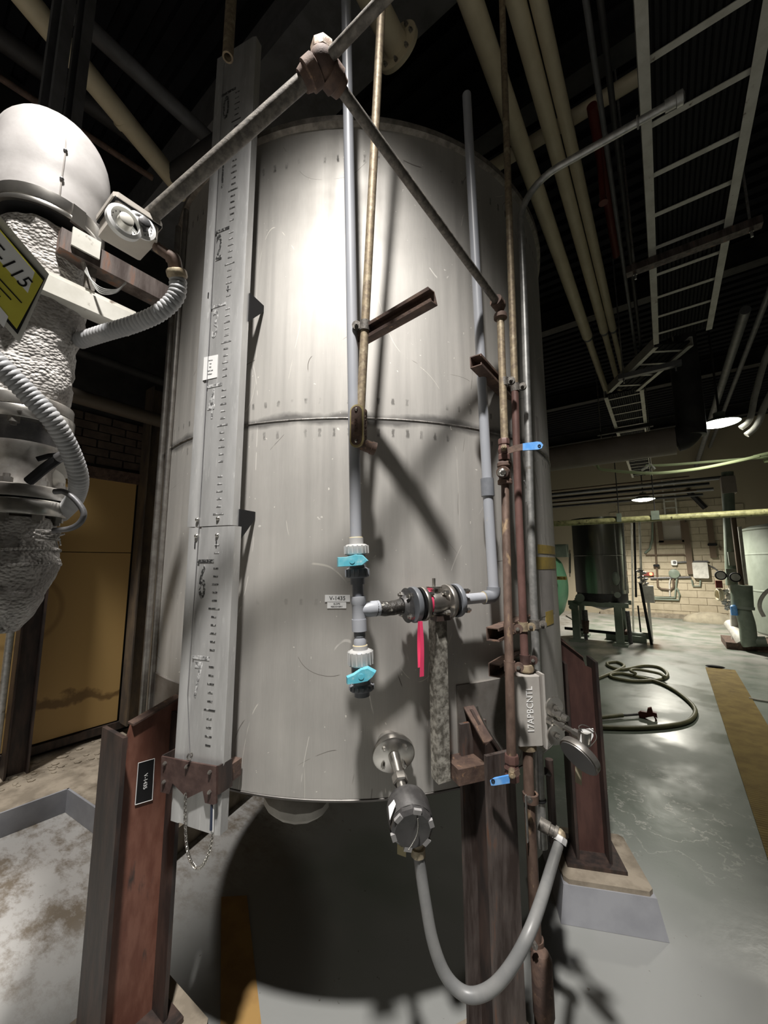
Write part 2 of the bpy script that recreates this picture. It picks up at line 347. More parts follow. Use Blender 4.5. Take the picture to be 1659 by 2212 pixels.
    def build(s, name, material, parent=None, angle=38, org=None):
        me = bpy.data.meshes.new(name)
        o = bpy.data.objects.new(name, me); COL.objects.link(o)
        if parent is not None: off = worg(parent); o.parent = parent; loc = V((0, 0, 0)); o['_w'] = tuple(off)
        else:
            off = V(org) if org is not None else V((sum(q.x for q in s.v)/len(s.v), sum(q.y for q in s.v)/len(s.v), min(q.z for q in s.v)))
            o.location = off; o['_w'] = tuple(off)
        me.from_pydata([tuple(q-off) for q in s.v], [], s.f); me.update()
        import bmesh
        bm = bmesh.new(); bm.from_mesh(me); bmesh.ops.recalc_face_normals(bm, faces=bm.faces); bm.to_mesh(me); bm.free()
        for p in me.polygons: p.use_smooth = True
        me.set_sharp_from_angle(angle=rad(angle))
        me.materials.append(material); return o
def worg(o): return V(o['_w'])
def tag(o, label, cat, group=None):
    o['label'] = label; o['category'] = cat
    if group: o['group'] = group
    return o
def thing(name, label, cat, loc, group=None):
    o = bpy.data.objects.new(name, None); COL.objects.link(o); o.location = loc; o['_w'] = tuple(V(loc)); o.empty_display_size = .05
    return tag(o, label, cat, group)
def struct(o): o['kind'] = 'structure'; return o
def one(name, mb, material, label, cat, group=None): return tag(mb.build(name, material), label, cat, group)
def text(txt, name, material, parent, o, ux, uy, h, squeeze=1.0, align='CENTER', depth=.0006, bold=0.0):
    c = bpy.data.curves.new('txt', 'FONT'); c.body = txt; c.align_x = align; c.align_y = 'CENTER'; c.size = h*1.42; c.extrude = depth; c.offset = bold; c.resolution_u = 3
    t = bpy.data.objects.new('txt', c); COL.objects.link(t); bpy.context.view_layer.update()
    me = bpy.data.meshes.new_from_object(t.evaluated_get(bpy.context.evaluated_depsgraph_get())); bpy.data.objects.remove(t); bpy.data.curves.remove(c)
    ux = V(ux).normalized(); uy = V(uy).normalized(); n = ux.cross(uy); off = worg(parent)
    for q in me.vertices: p = q.co.copy(); q.co = V(o)+ux*(p.x*squeeze)+uy*p.y+n*p.z-off
    me.name = name; ob = bpy.data.objects.new(name, me); COL.objects.link(ob); ob.parent = parent; ob['_w'] = tuple(off); me.materials.append(material); return ob
def bolt(parent, c, axis, r=.006, h=.008, name='bolt', material=None):
    a = V(axis).normalized(); return MB().lathe([(0, 0), (r, 0), (r, h), (r*.55, h), (r*.55, h*1.6), (0, h*1.6)], V(c), a, 6).build(name, material or m_dstain, parent, 20)
def sub(a, b, t): return V(a)+(V(b)-V(a))*t

# ================================================================== SETTING
YF, XL, XR, YB, ZCEIL = 14.25, -4.05, 5.2, -2.6, 5.6
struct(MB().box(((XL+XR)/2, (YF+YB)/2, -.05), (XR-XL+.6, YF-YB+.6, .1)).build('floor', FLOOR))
mb = MB()                                             # ribbed roof deck
nx = int((YF-YB+.4)/.18)
prof = []
for i in range(nx):
    y = YB-.2+i*.18; prof += [(y, 0), (y+.09, 0), (y+.105, .05), (y+.165, .05)]
prof.append((YF+.2, 0))
vs = []; fs = []
for y, dz in prof: vs += [(XL-.2, y, ZCEIL+dz), (XR+.2, y, ZCEIL+dz), (XL-.2, y, ZCEIL+.12), (XR+.2, y, ZCEIL+.12)]
for i in range(len(prof)-1): fs += [(i*4, i*4+1, i*4+5, i*4+4), (i*4+2, i*4+6, i*4+7, i*4+3)]
struct(mb.add(vs, fs).build('ceiling', m_deck, angle=20))
def wall(name, c, s, m): return struct(MB().box(c, s).build(name, m))
wall('wall_left', (XL-.1, (YF+YB)/2, ZCEIL/2), (.2, YF-YB, ZCEIL), m_dark)
wall('wall_right', (XR+.1, (YF+YB)/2, ZCEIL/2), (.2, YF-YB, ZCEIL), m_wallup)
wall('wall_back', ((XL+XR)/2, YB-.1, ZCEIL/2), (XR-XL, .2, ZCEIL), m_wallup)
wf = MB().box(((XL+XR)/2, YF+.1, ZCEIL/2), (XR-XL, .2, ZCEIL)).build('wall_far', m_mortar); struct(wf)
# concrete blocks of the far wall, in view between the vessels
bw, bh, gp = .40, .2, .012
proto = None
for r in range(17):
    for k in range(-2, 6):
        x = -.55+k*bw+(bw/2 if r % 2 else 0); z = bh*(r+.5)
        if x > 2.0 or x < -1.3: continue
        if proto is None: o = proto = MB().bbox((x, YF-.012, z), (bw-gp, bh-gp, .024), (V((1, 0, 0)), V((0, 0, 1)), V((0, 1, 0))), .006).build('block', m_wall, wf); p0 = V((x, YF-.012, z))
        else:
            o = proto.copy(); COL.objects.link(o); o.parent = wf; o.location = V((x, YF-.012, z))-p0
# left wall: amber sheets in a steel frame
wl = bpy.data.objects['wall_left']
xw = XL
def leftsheet(y0, y1, z0, z1, name='sheet'): return MB().box((xw+.02, (y0+y1)/2, (z0+z1)/2), (.03, y1-y0, z1-z0)).build(name, m_yel, wl)
leftsheet(.2, 1.52, .24, 1.70); leftsheet(.2, 1.52, 1.706, 2.35); leftsheet(-.9, .1, .24, 1.70); leftsheet(1.75, 3.2, .24, 1.7)
MB().box((xw+.03, .7, .2), (.06, 3.2, .06)).build('sill_angle', m_blackst, wl)
MB().box((xw+.03, .7, 2.40), (.06, 3.2, .1)).build('head_rail', m_rust, wl)
def column(y, x=None, wd=.17, m=m_browng, z1=ZCEIL, z0=0):
    x = XL+.16 if x is None else x; t = thing('wall_column', 'rusty steel wide-flange column standing at the amber sheeting', 'column', (x, y, z0)); h = z1-z0
    MB().box((x, y-wd/2, z0+h/2), (wd, .012, h)).build('flange', m, t); MB().box((x, y+wd/2, z0+h/2), (wd, .012, h)).build('flange', m, t)
    MB().box((x, y, z0+h/2), (.012, wd-.012, h)).build('web', m, t); return t
c1 = column(1.62, XL+.12, .16, mat('sooty_column', (.09, .075, .065), .6, .2, (.17, .13, .09), 5, (2, 2, .7), bump=.3), 3.3, .22); c1['label'] = 'sooty steel column at the end of the amber wall sheet'
c2 = column(.83, XL+.22, .12, m_blackst, 2.4, .12); c2['label'] = 'dark brown steel post in front of the amber wall sheet'
c2b = MB().cyl((XL+.34, .70, .12), (XL+.34, .70, 2.0), .022).build('drain_pipe', m_galv); tag(c2b, 'thin galvanised pipe beside the dark brown post at the amber sheet', 'pipe')
# brick courses in the dark above the sheets
mb = MB()
for r in range(6):
    for k in range(10): mb.box((xw+.012, .0+k*.215+(.1 if r % 2 else 0), 2.52+r*.075), (.024, .2, .065))
bq = mb.build('brick_course', mat('sooty_brick', (.07, .05, .04), .85, 0, (.11, .08, .06), 12, bump=.3), wl); bq['kind'] = 'stuff'
# raised concrete ledge with a grey painted kerb face
k0 = PZ(144, 1752, 0); kl = PZ(0, 1809, 0); kr = PZ(231, 1817, 0); KH = .135
dl = (kl-k0).normalized(); dr = (kr-k0).normalized()
a = k0+dl*2.2; b = k0+dr*1.02
ledge = [a, k0, b, V((-3.0, 3.6, 0)), V((XL, 3.6, 0)), V((XL, a.y, 0))]
lg = MB().prism([p+ZZ*.001 for p in ledge], ZZ*(KH-.001)).build('concrete_ledge', m_conc); struct(lg)
for p, q, nm in ((a, k0, 'trim_1'), (k0, b, 'trim_2')):
    d = (q-p).normalized(); n = V((d.y, -d.x, 0))
    if n.dot(V((1, -.4, 0))) < 0: n = -n
    e = n*.012
    struct(MB().prism([p+ZZ*.001, q+ZZ*.001, q+e+ZZ*.001, p+e+ZZ*.001], ZZ*(KH+.004)).build(nm, m_kerb))
# dirt rubble on the ledge under the sheets
mb = MB()
for i in range(160):
    x = random.uniform(XL+.05, XL+.45); y = random.uniform(.1, 1.9); s = random.uniform(.006, .03)
    mb.sph((x, y, KH), s, (1, 1, .5), 6)
rub = one('rubble', mb, m_conc, 'crumbled dirt and grit along the foot of the amber sheeting', 'rubble'); rub['kind'] = 'stuff'
# roof beams
for i, y in enumerate((-.6, 2.9, 6.2, 9.6, 12.8)):
    mb = MB().box((.6, y, ZCEIL-.03), (9.2, .16, .02)).box((.6, y, ZCEIL-.33), (9.2, .16, .02)).box((.6, y, ZCEIL-.18), (9.2, .012, .3))
    struct(mb.build('trim_%d' % (i+3), m_dark))

# high-bay lamp above and behind the viewer, carrying the main light
def high_bay(pos, label):
    hb = thing('high_bay_lamp', label, 'lamp', pos)
    ax = V((0, 0, -1)); lo = pos+ZZ*.03
    MB().lathe([(.10, .0), (.11, -.02), (.15, .02), (.19, .07), (.192, .07), (.155, .015), (.115, -.03), (.09, -.03), (.10, 0)], lo+ZZ*.02, ax, 36).build('reflector', m_dark, hb)
    MB().lathe([(0, 0), (.09, 0), (.09, .16), (.05, .2), (0, .2)], lo+ZZ*.06, ZZ, 28).build('driver_housing', m_dark, hb)
    MB().cyl(lo+ZZ*.26, V((lo.x, lo.y, ZCEIL)), .012).build('hanger_rod', m_galv, hb)
high_bay(LAMP_POS, 'round high-bay lamp with dark reflector hanging over the tank front')
high_bay(LAMP2_POS, 'round high-bay lamp with dark reflector hanging over the kerbed ledge')

# ================================================================== THE TANK
Z0, Z1, ZS = .885, 3.31, 2.10
tank = thing('storage_tank', 'tall scratched stainless steel cylindrical tank on rusty legs', 'tank', TC)
def shell(z0, z1, name): return MB().lathe([(TR-.006, z0), (TR, z0), (TR, z1), (TR-.006, z1), (TR-.006, z0)], TC, ZZ, 160).build(name, STEEL, tank)
shell(Z0, ZS, 'shell_course'); shell(ZS, Z1-.03, 'shell_course')
MB().lathe([(TR, ZS-.004), (TR+.002, ZS-.002), (TR+.003, ZS), (TR+.002, ZS+.002), (TR, ZS+.004)], TC, ZZ, 160).build('girth_weld', m_weld, tank)
mb = MB(); vs = []; fs = []; n = 200
for i in range(n):
    a = 2*math.pi*i/n; jw = .004*mn.noise(V((math.cos(a)*9, math.sin(a)*9, 0)))
    for r, z in ((TR-.004, Z1-.035+jw), (TR+.006, Z1-.03+jw), (TR+.016, Z1-.022), (TR+.018, Z1), (TR+.012, Z1+.008), (TR-.004, Z1+.008)): vs.append(pol(r, a, z))
for i in range(n):
    for k in range(5): fs.append((i*6+k, ((i+1) % n)*6+k, ((i+1) % n)*6+k+1, i*6+k+1))
mb.add(vs, fs).build('rim', mat('rim_steel', (.20, .18, .16), .5, .6, (.34, .31, .27), 30, bump=.5), tank)
MB().lathe([(0, Z1+.18), (.4, Z1+.15), (TR, Z1)], TC, ZZ, 64).build('roof', m_dstain, tank)
MB().lathe([(TR-.002, Z0), (TR+.002, Z0-.003), (TR-.004, Z0-.012), (.9, Z0-.07), (.5, Z0-.15), (0, Z0-.19)], TC, ZZ, 96).build('bottom_head', mat('dull_head', (.2, .19, .18), .5, .6, (.14, .13, .12), 6), tank)
def angof(x, y, off=0): p = PC(x, y, off); return math.atan2(p.y-TC.y, p.x-TC.x), p.z
# vertical trim strips on the shaded flank
for px, dr_ in ((352, .012), (339, .018), (326, .012)):
    a, _ = angof(px+8, 1100, .006)
    MB().cyl(pol(TR+dr_, a-.01, Z0+.02), pol(TR+dr_, a-.01, Z1-.05), .011 if dr_ < .015 else .013, n=10).build('corner_trim', m_dstain, tank)
# lower drain seen under the head
dp = P(690, 1745, 1.9); MB().cyl(V((dp.x, dp.y, Z0-.1)), V((dp.x, dp.y, .45)), .012).build('drain_stub', m_dstain, tank)
mb = MB().sph(PF(640, 1735, 1.75)+ZZ*.02, .12, (1.3, 1, .5)); mb.build('lagged_sump', m_wlag, tank)
# doubler plates and stickers
def pxpatch(x0, y0, x1, y1, name, m, t=.006, label=None):
    a0, za = angof(x0, y0); a1, zb = angof(x1, y1)
    o = MB().patch(a0, a1, min(za, zb), max(za, zb), TR-.004, TR+t, 14).build(name, m, tank)
    if label: o['label'] = label
    return o
m_plate = mat('doubler_steel', (.30, .28, .26), .5, .6, (.2, .18, .16), 8, c3=(.12, .09, .07), sc3=7, ramp3=(.6, .72))
pxpatch(985, 1480, 1096, 1655, 'doubler_plate', m_plate); pxpatch(338, 1452, 395, 1660, 'doubler_plate', m_plate)
for q in ((1161, 1176, 1199, 1198), (1158, 1203, 1201, 1228), (1178, 1322, 1196, 1346)): pxpatch(*q, 'sticker', m_ysq, .0008, 'faded yellow sticker')
for q in ((1165, 1233, 1197, 1324), (1156, 897, 1166, 968)): pxpatch(*q, 'label_residue', m_resid, .0006, 'torn pale label residue')
# legs
def leg(ang, zt_out, zt_in, m_web, m_out, m_in, zb, rin=1.105, rout=1.285, fw=.15):
    a = rad(ang); u = V((math.cos(a), math.sin(a), 0)); t = V((-u.y, u.x, 0)); c = lambda r, s, z: TC+u*r+t*s+ZZ*z
    web = MB().prism([c(rin, -.005, zb), c(rout, -.005, zb), c(rout, -.005, zt_out-.05), c(rout-.035, -.005, zt_out-.035), c(rout-.045, -.005, zt_out+.005), c(rin, -.005, zt_in), c(TR+.004, -.005, zt_in), c(TR+.004, -.005, Z0+.02), c(rin, -.005, Z0-.02)], t*.01).build('leg', m_web, tank)
    web['label'] = 'rust-brown steel leg'
    MB().box(c(rout, 0, (zb+zt_out)/2), (.013, fw, zt_out-zb), (u, t, ZZ)).build('flange', m_out, web)
    MB().box(c(rin, 0, (zb+Z0)/2+.1), (.013, fw, Z0-zb+.2), (u, t, ZZ)).build('flange', m_in, web)
    s_ = (zt_in-zt_out)
    MB().prism([c(rout-.045, -.02, zt_out+.006), c(rout-.045, .02, zt_out+.006), c(TR+.006, .02, zt_in+.001), c(TR+.006, -.02, zt_in+.001)], ZZ*.006).build('cap_strip', m_rust, web)
    MB().box(c((rin+rout)/2, 0, zb+.008), (.26, .22, .016), (u, t, ZZ)).build('base_plate', m_blackst, web)
    return web, c
ZP = .165
legL, cL = leg(-88, 1.075, 1.125, m_redlead, m_blackst, m_blackst, ZP)
legR, cR = leg(-31.5, 1.045, 1.12, m_blackst, m_browng, m_browng, ZP, rout=1.235, fw=.10)
legB, cB = leg(24, 1.10, 1.2, mat('dark_red_steel', (.07, .035, .03), .5, .1, (.11, .055, .045), 9, (2, 2, .5)), m_blackst, m_blackst, ZP, rout=1.25)
leg(140, 1.08, 1.12, m_redlead, m_blackst, m_blackst, ZP)
for i, (ang, lab) in enumerate(((-88, 'concrete plinth under the leg with the black nameplate'), (-32, 'concrete plinth under the leg beside the looping cable'), (24, 'grey painted concrete plinth under the leg behind the dial gauge'), (140, 'concrete plinth under the hidden rear tank leg'))):
    a = rad(ang); u = V((math.cos(a), math.sin(a), 0)); t = V((-u.y, u.x, 0)); c = TC+u*1.20
    pl = thing('concrete_plinth', lab, 'plinth', c)
    hw = .19; hb_ = .215
    MB().add([c+u*(i_*hb_)+t*(j_*hb_)+ZZ*.001 for i_, j_ in ((-1, -1), (1, -1), (1, 1), (-1, 1))]+[c+u*(i_*hw)+t*(j_*hw)+ZZ*.145 for i_, j_ in ((-1, -1), (1, -1), (1, 1), (-1, 1))], [(3, 2, 1, 0), (4, 5, 6, 7), (0, 1, 5, 4), (1, 2, 6, 5), (2, 3, 7, 6), (3, 0, 4, 7)]).build('painted_block', m_kerb, pl)
    MB().bbox(c+ZZ*.155, (.37, .37, .02), (u, t, ZZ), .02).build('grout_bed', m_conc, pl)
# nameplate on the left leg web: quad traced onto the web plane
uL = V((math.cos(rad(-88)), math.sin(rad(-88)), 0)); tL = V((-uL.y, uL.x, 0)); oL = TC+tL*.0055
onweb = lambda x, y, k=0: PN(x, y, oL+tL*k, tL)
q = [onweb(298, 1648), onweb(333, 1638), onweb(328, 1727), onweb(291, 1738)]
mb = MB().prism(q, tL*.003); npz = mb.build('nameplate', m_black, legL); npz['label'] = 'black engraved nameplate reading V-1435'
cq = (q[0]+q[1]+q[2]+q[3])/4
mb = MB()
for i in range(4): mb.cyl(q[i]+tL*.003, q[(i+1) % 4]+tL*.003, .0012, n=6)
mb.build('plate_edge', m_white, legL)
text('V-1435', 'plate_lettering', m_white, legL, cq+tL*.0035-uL*0, -ZZ, -uL*-1 if False else (-ZZ).cross(tL)*-1, .0115)

# ------------------------------------------------------------------ level gauge board
PG = PF(453, 1215, 1.26); nG = rdir(PG); tG = V((-nG.y, nG.x, 0))
def PB(x, y, off=0.0): return PN(x, y, PG+nG*off, nG)
gl = (PB(400, 1215)-PG).dot(tG); gr = (PB(497, 1215)-PG).dot(tG)
zj = PB(460, 1137).z; zt = PB(500, 108).z; zb = PB(415, 1788).z
gauge = thing('level_gauge_board', 'long aluminium level gauge board with black foot numerals', 'gauge board', PG+nG*-.02-ZZ*(PG.z-zb))
def gp(u, z, o=0.0): return V((PG.x, PG.y, 0))+tG*(u-(z-1.6)*.011)+nG*o+ZZ*z
def board(z0, z1):
    s = [(gl, -.03), (gl, 0), (gl+.03, 0), (gl+.034, -.003), (gl+.052, -.003), (gl+.055, 0), (gr-.012, 0), (gr, -.004), (gr, -.034), (gr-.003, -.034), (gr-.003, -.007), (gr-.013, -.003), (gl+.055, -.004), (gl+.003, -.004), (gl+.003, -.03)]
    return MB().prism([gp(u, z0, o) for u, o in s], ZZ*(z1-z0)).build('board_section', m_alu, gauge)
board(zb, zj-.0015); board(zj+.0015, zt)
cu = (gl+gr)/2
zf = lambda k: 2.825-.3035*(k-2)
# numerals and foot lines; 4, 5 and 7 are nearly worn away
nu = gl+(gr-gl)*.42; tu = gl+(gr-gl)*.60
for k, px in ((0, 490), (1, 487), (2, 477), (3, 470), (4, 462), (6, 441), (7, 425)):
    mt = m_ink if k in (0, 1, 2, 6) else m_fade
    z = zf(k)
    text(str(k), 'numeral', mt, gauge, gp(nu, z-.075, .0006), tG, ZZ, .105, .42, bold=.002)
    MB().box(gp(nu+.01, z-.002, .0008), (.07, .001, .011), (tG, nG, ZZ)).build('foot_line', mt, gauge)
mb = MB(); mb2 = MB()
for i in range(1, 100):
    k = i/12; z = zf(k)
    if z > zt-.02 or z < 1.04 or abs(z-zj) < .04 or i % 12 == 0: continue
    L_ = .045 if i % 6 == 0 else (.026 if i % 3 == 0 else .02)
    (mb if (k < 1.9 or k > 6) else mb2).box(gp(tu+.02, z, .0007), (L_, .0009, .0045), (tG, nG, ZZ))
o = mb.build('tick_marks', m_ink, gauge); o['kind'] = 'stuff'
o = mb2.build('worn_tick_marks', m_fade, gauge); o['kind'] = 'stuff'
for z in (zj+.025, zj-.03):
    for u in (gl+.045, gl+.135): MB().sph(gp(u, z, .001), .007, (1, 1, 1), 10).build('rivet', m_stain, gauge)
for z in (zj-.06, PB(480, 628).z):
    for u in (gl+.04, gl+.132): MB().box(gp(u, z, .0006), (.004, .001, .022), (tG, nG, ZZ)).build('slot', m_black, gauge)
# printed sticker on the board
sq = [PB(441, 772, .001), PB(471, 766, .001), PB(469, 815, .001), PB(438, 822, .001)]
st = MB().prism(sq, nG*.0006).build('sticker', m_white, gauge); st['label'] = 'small white printed sticker'
sc_ = sum(sq, V())/4+nG*.0009; sx_ = (sq[1]-sq[0]).normalized(); sy_ = (sq[0]-sq[3]).normalized()
for i, (tx, hh) in enumerate((('Shand & Jurs', .0042), ('Model', .004), ('92021', .005), ('Liquid Level', .0062), ('Indicator', .0062))): text(tx, 'sticker_lettering', m_black, gauge, sc_+sy_*(.026-.0128*i), sx_, sy_, hh, .62, depth=.0002)
# arms to the shell
for (x0, y0) in ((540, 640), (522, 1120)):
    p = PB(x0-12, y0); rr = V((p.x-TC.x, p.y-TC.y, 0)).length
    z = p.z
    base = gp(gr-.02, 0, -.03)
    def reach(b_):
        o_ = V((b_.x-TC.x, b_.y-TC.y, 0)); q_ = o_.dot(-nG); return -q_-math.sqrt(max(0, q_*q_-(o_.dot(o_)-(TR+.001)**2)))
    e = base-nG*reach(base)
    MB().prism([base+ZZ*(z+.035), base+ZZ*(z-.075), e+ZZ*(z+.01), e+ZZ*(z+.035)], tG*.006).build('mounting_arm', m_black, gauge)
    base = gp(gl+.02, 0, -.03); e = base-nG*reach(base)
    MB().prism([base+ZZ*(z+.035), base+ZZ*(z-.075), e+ZZ*(z+.01), e+ZZ*(z+.035)], tG*.006).build('mounting_arm', m_black, gauge)
# pull wire
MB().tube([gp(gl+.062, zt-.05, .003), gp(gl+.058, 2.2, .003), gp(gl+.056, 1.7, .003), PB(405, 1500, .004), PB(410, 1628, .014)], .0011, 6).build('pull_wire', m_greyp, gauge)
# pointer sliding on the board
ptr = thing('gauge_pointer', 'rusty brown V-notched pointer plate sliding on the gauge board', 'pointer', PB(410, 1720, .012))
poly = [(352, 1632), (412, 1644), (470, 1654), (470, 1734), (463, 1736), (446, 1732), (441, 1706), (408, 1722), (376, 1690), (369, 1713), (350, 1709)]
MB().prism([PB(x, y, .012) for x, y in poly], nG*.006).build('pointer_plate', m_brown, ptr)
e0 = PB(470, 1654, .012); e1 = PB(470, 1716, .012)
MB().prism([e0, e1, e1-nG*.05+tG*.004, e0-nG*.05+tG*.004], tG*.005).build('side_plate', m_blackst, ptr)
f0 = PB(352, 1632, .012); f1 = PB(350, 1709, .012)
MB().prism([f0, f1, f1-nG*.05, f0-nG*.05], -tG*.005).build('side_plate', m_blackst, ptr)
for x, y in ((358, 1648), (356, 1688), (455, 1667), (454, 1710), (405, 1655)): bolt(ptr, PB(x, y, .018), nG, .0055, .006)
MB().ring(PB(410, 1634, .022), tG, .009, .0025, 14, 6).build('wire_clip', m_stain, ptr)
MB().box(gp(gr-.02, (e0.z+e1.z)/2-.01, -.06), (.03, .06, .05), (tG, nG, ZZ)).build('guide_block', m_rust, ptr)
pts = smoothpath([PB(x, y, .022) for x, y in ((401, 1715), (400, 1765), (402, 1815), (408, 1850), (418, 1870), (428, 1876), (441, 1865), (452, 1840), (459, 1805))], 7)
mb = MB(); acc = 0
for i in range(len(pts)-1):
    a, b = pts[i], pts[i+1]; d = (b-a).normalized(); c = (a+b)/2; s = nG if i % 2 else d.cross(nG).normalized()
    loop = []
    for k in range(10): t = 2*math.pi*k/10; loop.append(c+d*(math.cos(t)*.0078)+s*(math.sin(t)*.0042))
    mb.tube(loop, .0014, 5, True)
one('pull_chain', mb, m_stain, 'thin bright chain looping below the brown gauge pointer', 'chain')
mb = MB().cyl(PB(459, 1700, .012), PB(456, 1793, .012), .0042, n=10); rod = one('guide_rod', mb, mat('navy_rod', (.03, .04, .07), .4), 'slim dark rod hanging under the brown gauge pointer', 'rod')
MB().cyl(PB(462, 1700, .012), PB(460, 1797, .012), .0016, n=8).build('rod_edge', m_white, rod)

# ================================================================== PIPING ON THE TANK
def axisparts(a, b):
    a, b = V(a), V(b); d = (b-a).normalized(); L_ = (b-a).length
    return a, d, L_
def nut(mb, o, d, r, h, n=16):   # ribbed union nut
    mb.lathe([(0, 0), (r*.8, 0), (r*.93, .003), (r, .006), (r, h-.004), (r*.96, h-.001), (r*.8, h), (0, h)], o, d, 32)
    u, w_ = orth(d)
    for k in range(n):
        t = 2*math.pi*k/n; c = o+d*(h/2)+(u*math.cos(t)+w_*math.sin(t))*r
        mb.box(c, (.004, .004, h-.008), (u*math.cos(t)+w_*math.sin(t), -u*math.sin(t)+w_*math.cos(t), d))
    return mb
# plastic dropper: straight line down the front of the shell
FD = 1.13
d0 = PF(744, 60, 1.10); d1 = PF(769, 1162, FD); d2 = PF(782, 1503, FD)
one('pvc_pipe', MB().cyl(V((d0.x, d0.y, d0.z))+ZZ*.3, d1, .0172, n=24), m_pvc, 'long grey plastic dropper pipe running down to the valve with V-1435 label', 'pipe')
down = (d2-d1).normalized()
zy = lambda y: d1+down*((d1.z-PF(775, y, FD).z)/(-down.z))
def ball_valve(y0, y1, y2, y3, y4, y5, hpoly, label, hz, last=m_pvcd):
    t = thing('plastic_ball_valve', label, 'valve', zy(y5))
    MB().cyl(zy(y0), zy(y1), .0215).build('socket_end', m_pvcl, t)
    MB().ring(zy(y0), down, .0185, .0022, 24, 6).build('cement_bead', m_glue, t)
    L1 = (zy(y2)-zy(y1)).length; nut(MB(), zy(y1), down, .0345, L1).build('union_nut', m_pvcl, t)
    MB().cyl(zy(y2), zy(y3), .027).build('valve_body', m_pvcd, t)
    L2 = (zy(y4)-zy(y3)).length; nut(MB(), zy(y3), down, .0335, L2).build('union_nut', last, t)
    MB().cyl(zy(y4), zy(y5), .0215).build('socket_end', m_pvcd, t)
    toc = (CAM-zy((y2+y3)/2)); toc.z = 0; toc.normalize()
    o_ = zy((y2+y3)/2)+toc*.03
    stem = MB().cyl(zy((y2+y3)/2), o_+toc*.012, .013, n=16); stem.build('stem', m_pvcd, t)
    h = MB(); base = [PN(x, y, o_, toc) for x, y in hpoly]; c = sum(base, V())/len(base)
    top = [c+(p-c)*.9+toc*.022 for p in base]; n = len(base)
    h.add(base+top, [tuple(range(n))[::-1], tuple(range(n, 2*n))]+[(i, (i+1) % n, (i+1) % n+n, i+n) for i in range(n)])
    hd = h.build('handle', m_teal, t, 25); hd['label'] = 'teal plastic lever handle'
    u = (base[-1]-base[0]).normalized()
    MB().cyl(c+toc*.021, c+toc*.0235, .0075, n=16).build('handle_boss', m_teal, hd)
    return t
ball_valve(1162, 1176, 1199, 1226, 1248, 1262, [(728, 1204), (748, 1203), (768, 1198), (784, 1199), (796, 1211), (784, 1221), (766, 1223), (746, 1224), (728, 1225)], 'grey plastic ball valve with teal lever above the V-1435 label', 0)
one('pvc_nipple', MB().cyl(zy(1262), zy(1290), .0165), m_pvcd, 'short dark plastic nipple between upper teal valve and tee', 'pipe')
tee = thing('pvc_tee', 'grey plastic tee fitting beside the V-1435 label', 'pipe fitting', zy(1362))
A = zy(1318); B = PC(1062, 1289, .075)
br = (B-A).normalized()
A2 = A+br*.055
MB().lathe([(0, 0), (.022, 0), (.022, .018), (.0195, .024), (.0195, (zy(1338)-zy(1288)).length)], zy(1288), down, 24).build('tee_body', m_pvc, tee)
MB().lathe([(0, 0), (.0185, 0), (.0195, .02), (.0225, .026), (.0225, .062), (0, .062)], A, br, 24).build('branch_socket', m_pvc, tee)
MB().cyl(zy(1337), zy(1363), .0215).build('coupling', m_pvc, tee)
MB().cyl(zy(1361), zy(1375), .0165).build('nipple', m_pvcd, tee)
MB().lathe([(0, 0), (.014, .0), (.0175, .012), (.0185, .02), (.0185, (zy(1396)-zy(1373)).length)], zy(1373), down, 24).build('reducer', m_pvc, tee)
ball_valve(1394, 1403, 1437, 1476, 1491, 1503, [(748, 1460), (764, 1453), (781, 1441), (795, 1438), (813, 1448), (806, 1458), (795, 1467), (772, 1472), (748, 1475)], 'grey plastic ball valve with tilted teal lever at the open lower end of the dropper', 0)
# mastic-coated nipple, flanged metal valve, riser
LT = (B-A).length
def onbr(x): # point of the branch axis seen at image column x
    lo_, hi_ = 0.0, 1.2
    for _ in range(40):
        mid = (lo_+hi_)/2; p = A+br*(LT*mid); v = p-CAM; px = PW/2+FPX*v.dot(RT)/v.dot(FW)
        if px < x: lo_ = mid
        else: hi_ = mid
    return A+br*(LT*lo_)
mb = MB(); pp = []; rr = []
for i in range(22):
    p = sub(onbr(811), onbr(868), i/21); k = .0215+.0022*mn.noise(p*60)+(.002 if i in (0, 1) else 0); pp.append(p-ZZ*.004*math.sin(i/21*math.pi)); rr.append(k)
one('coated_nipple', mb.tube(pp, rr, 18), m_tar, 'pipe nipple smeared with flaky black mastic beside the plastic tee', 'pipe')
fv = thing('flanged_ball_valve', 'flanged steel ball valve with pink tape between tee and plastic elbow', 'valve', onbr(935)-ZZ*.06)
def flange(x, r, h, m, name='flange', parent=fv): return MB().lathe([(0, 0), (r*.97, 0), (r, .003), (r, h-.003), (r*.97, h), (0, h)], onbr(x)-br*(h/2), br, 40).build(name, m, parent)
mb = MB(); mb.lathe([(.0215, 0), (.024, .0), (.031, .012), (.052, .016), (0, .016)], onbr(868), br, 32); mb.build('hub_flange', m_iron, fv)
f1 = flange(894, .054, .016, m_pvcd, 'plastic_flange'); MB().lathe([(0, 0), (.05, 0), (.05, .004), (0, .004)], onbr(904), br, 32).build('gasket', m_black, fv)
f2 = flange(913, .052, .013, m_dstain); f3 = flange(967, .054, .015, m_dstain); MB().lathe([(0, 0), (.05, 0), (.05, .003), (0, .003)], onbr(976), br, 32).build('gasket', m_black, fv); f4 = flange(985, .053, .015, m_pvcd, 'plastic_flange')
L3 = (onbr(967)-onbr(913)).length
MB().lathe([(.028, 0), (.028, .01), (.032, .02), (.035, .035), (.035, L3-.03), (.03, L3-.012), (.028, L3)], onbr(913), br, 32).build('valve_body', m_dstain, fv)
MB().cyl(onbr(938)-ZZ*.02, onbr(938)+ZZ*.044, .020, n=20).build('bonnet', m_stain, fv)
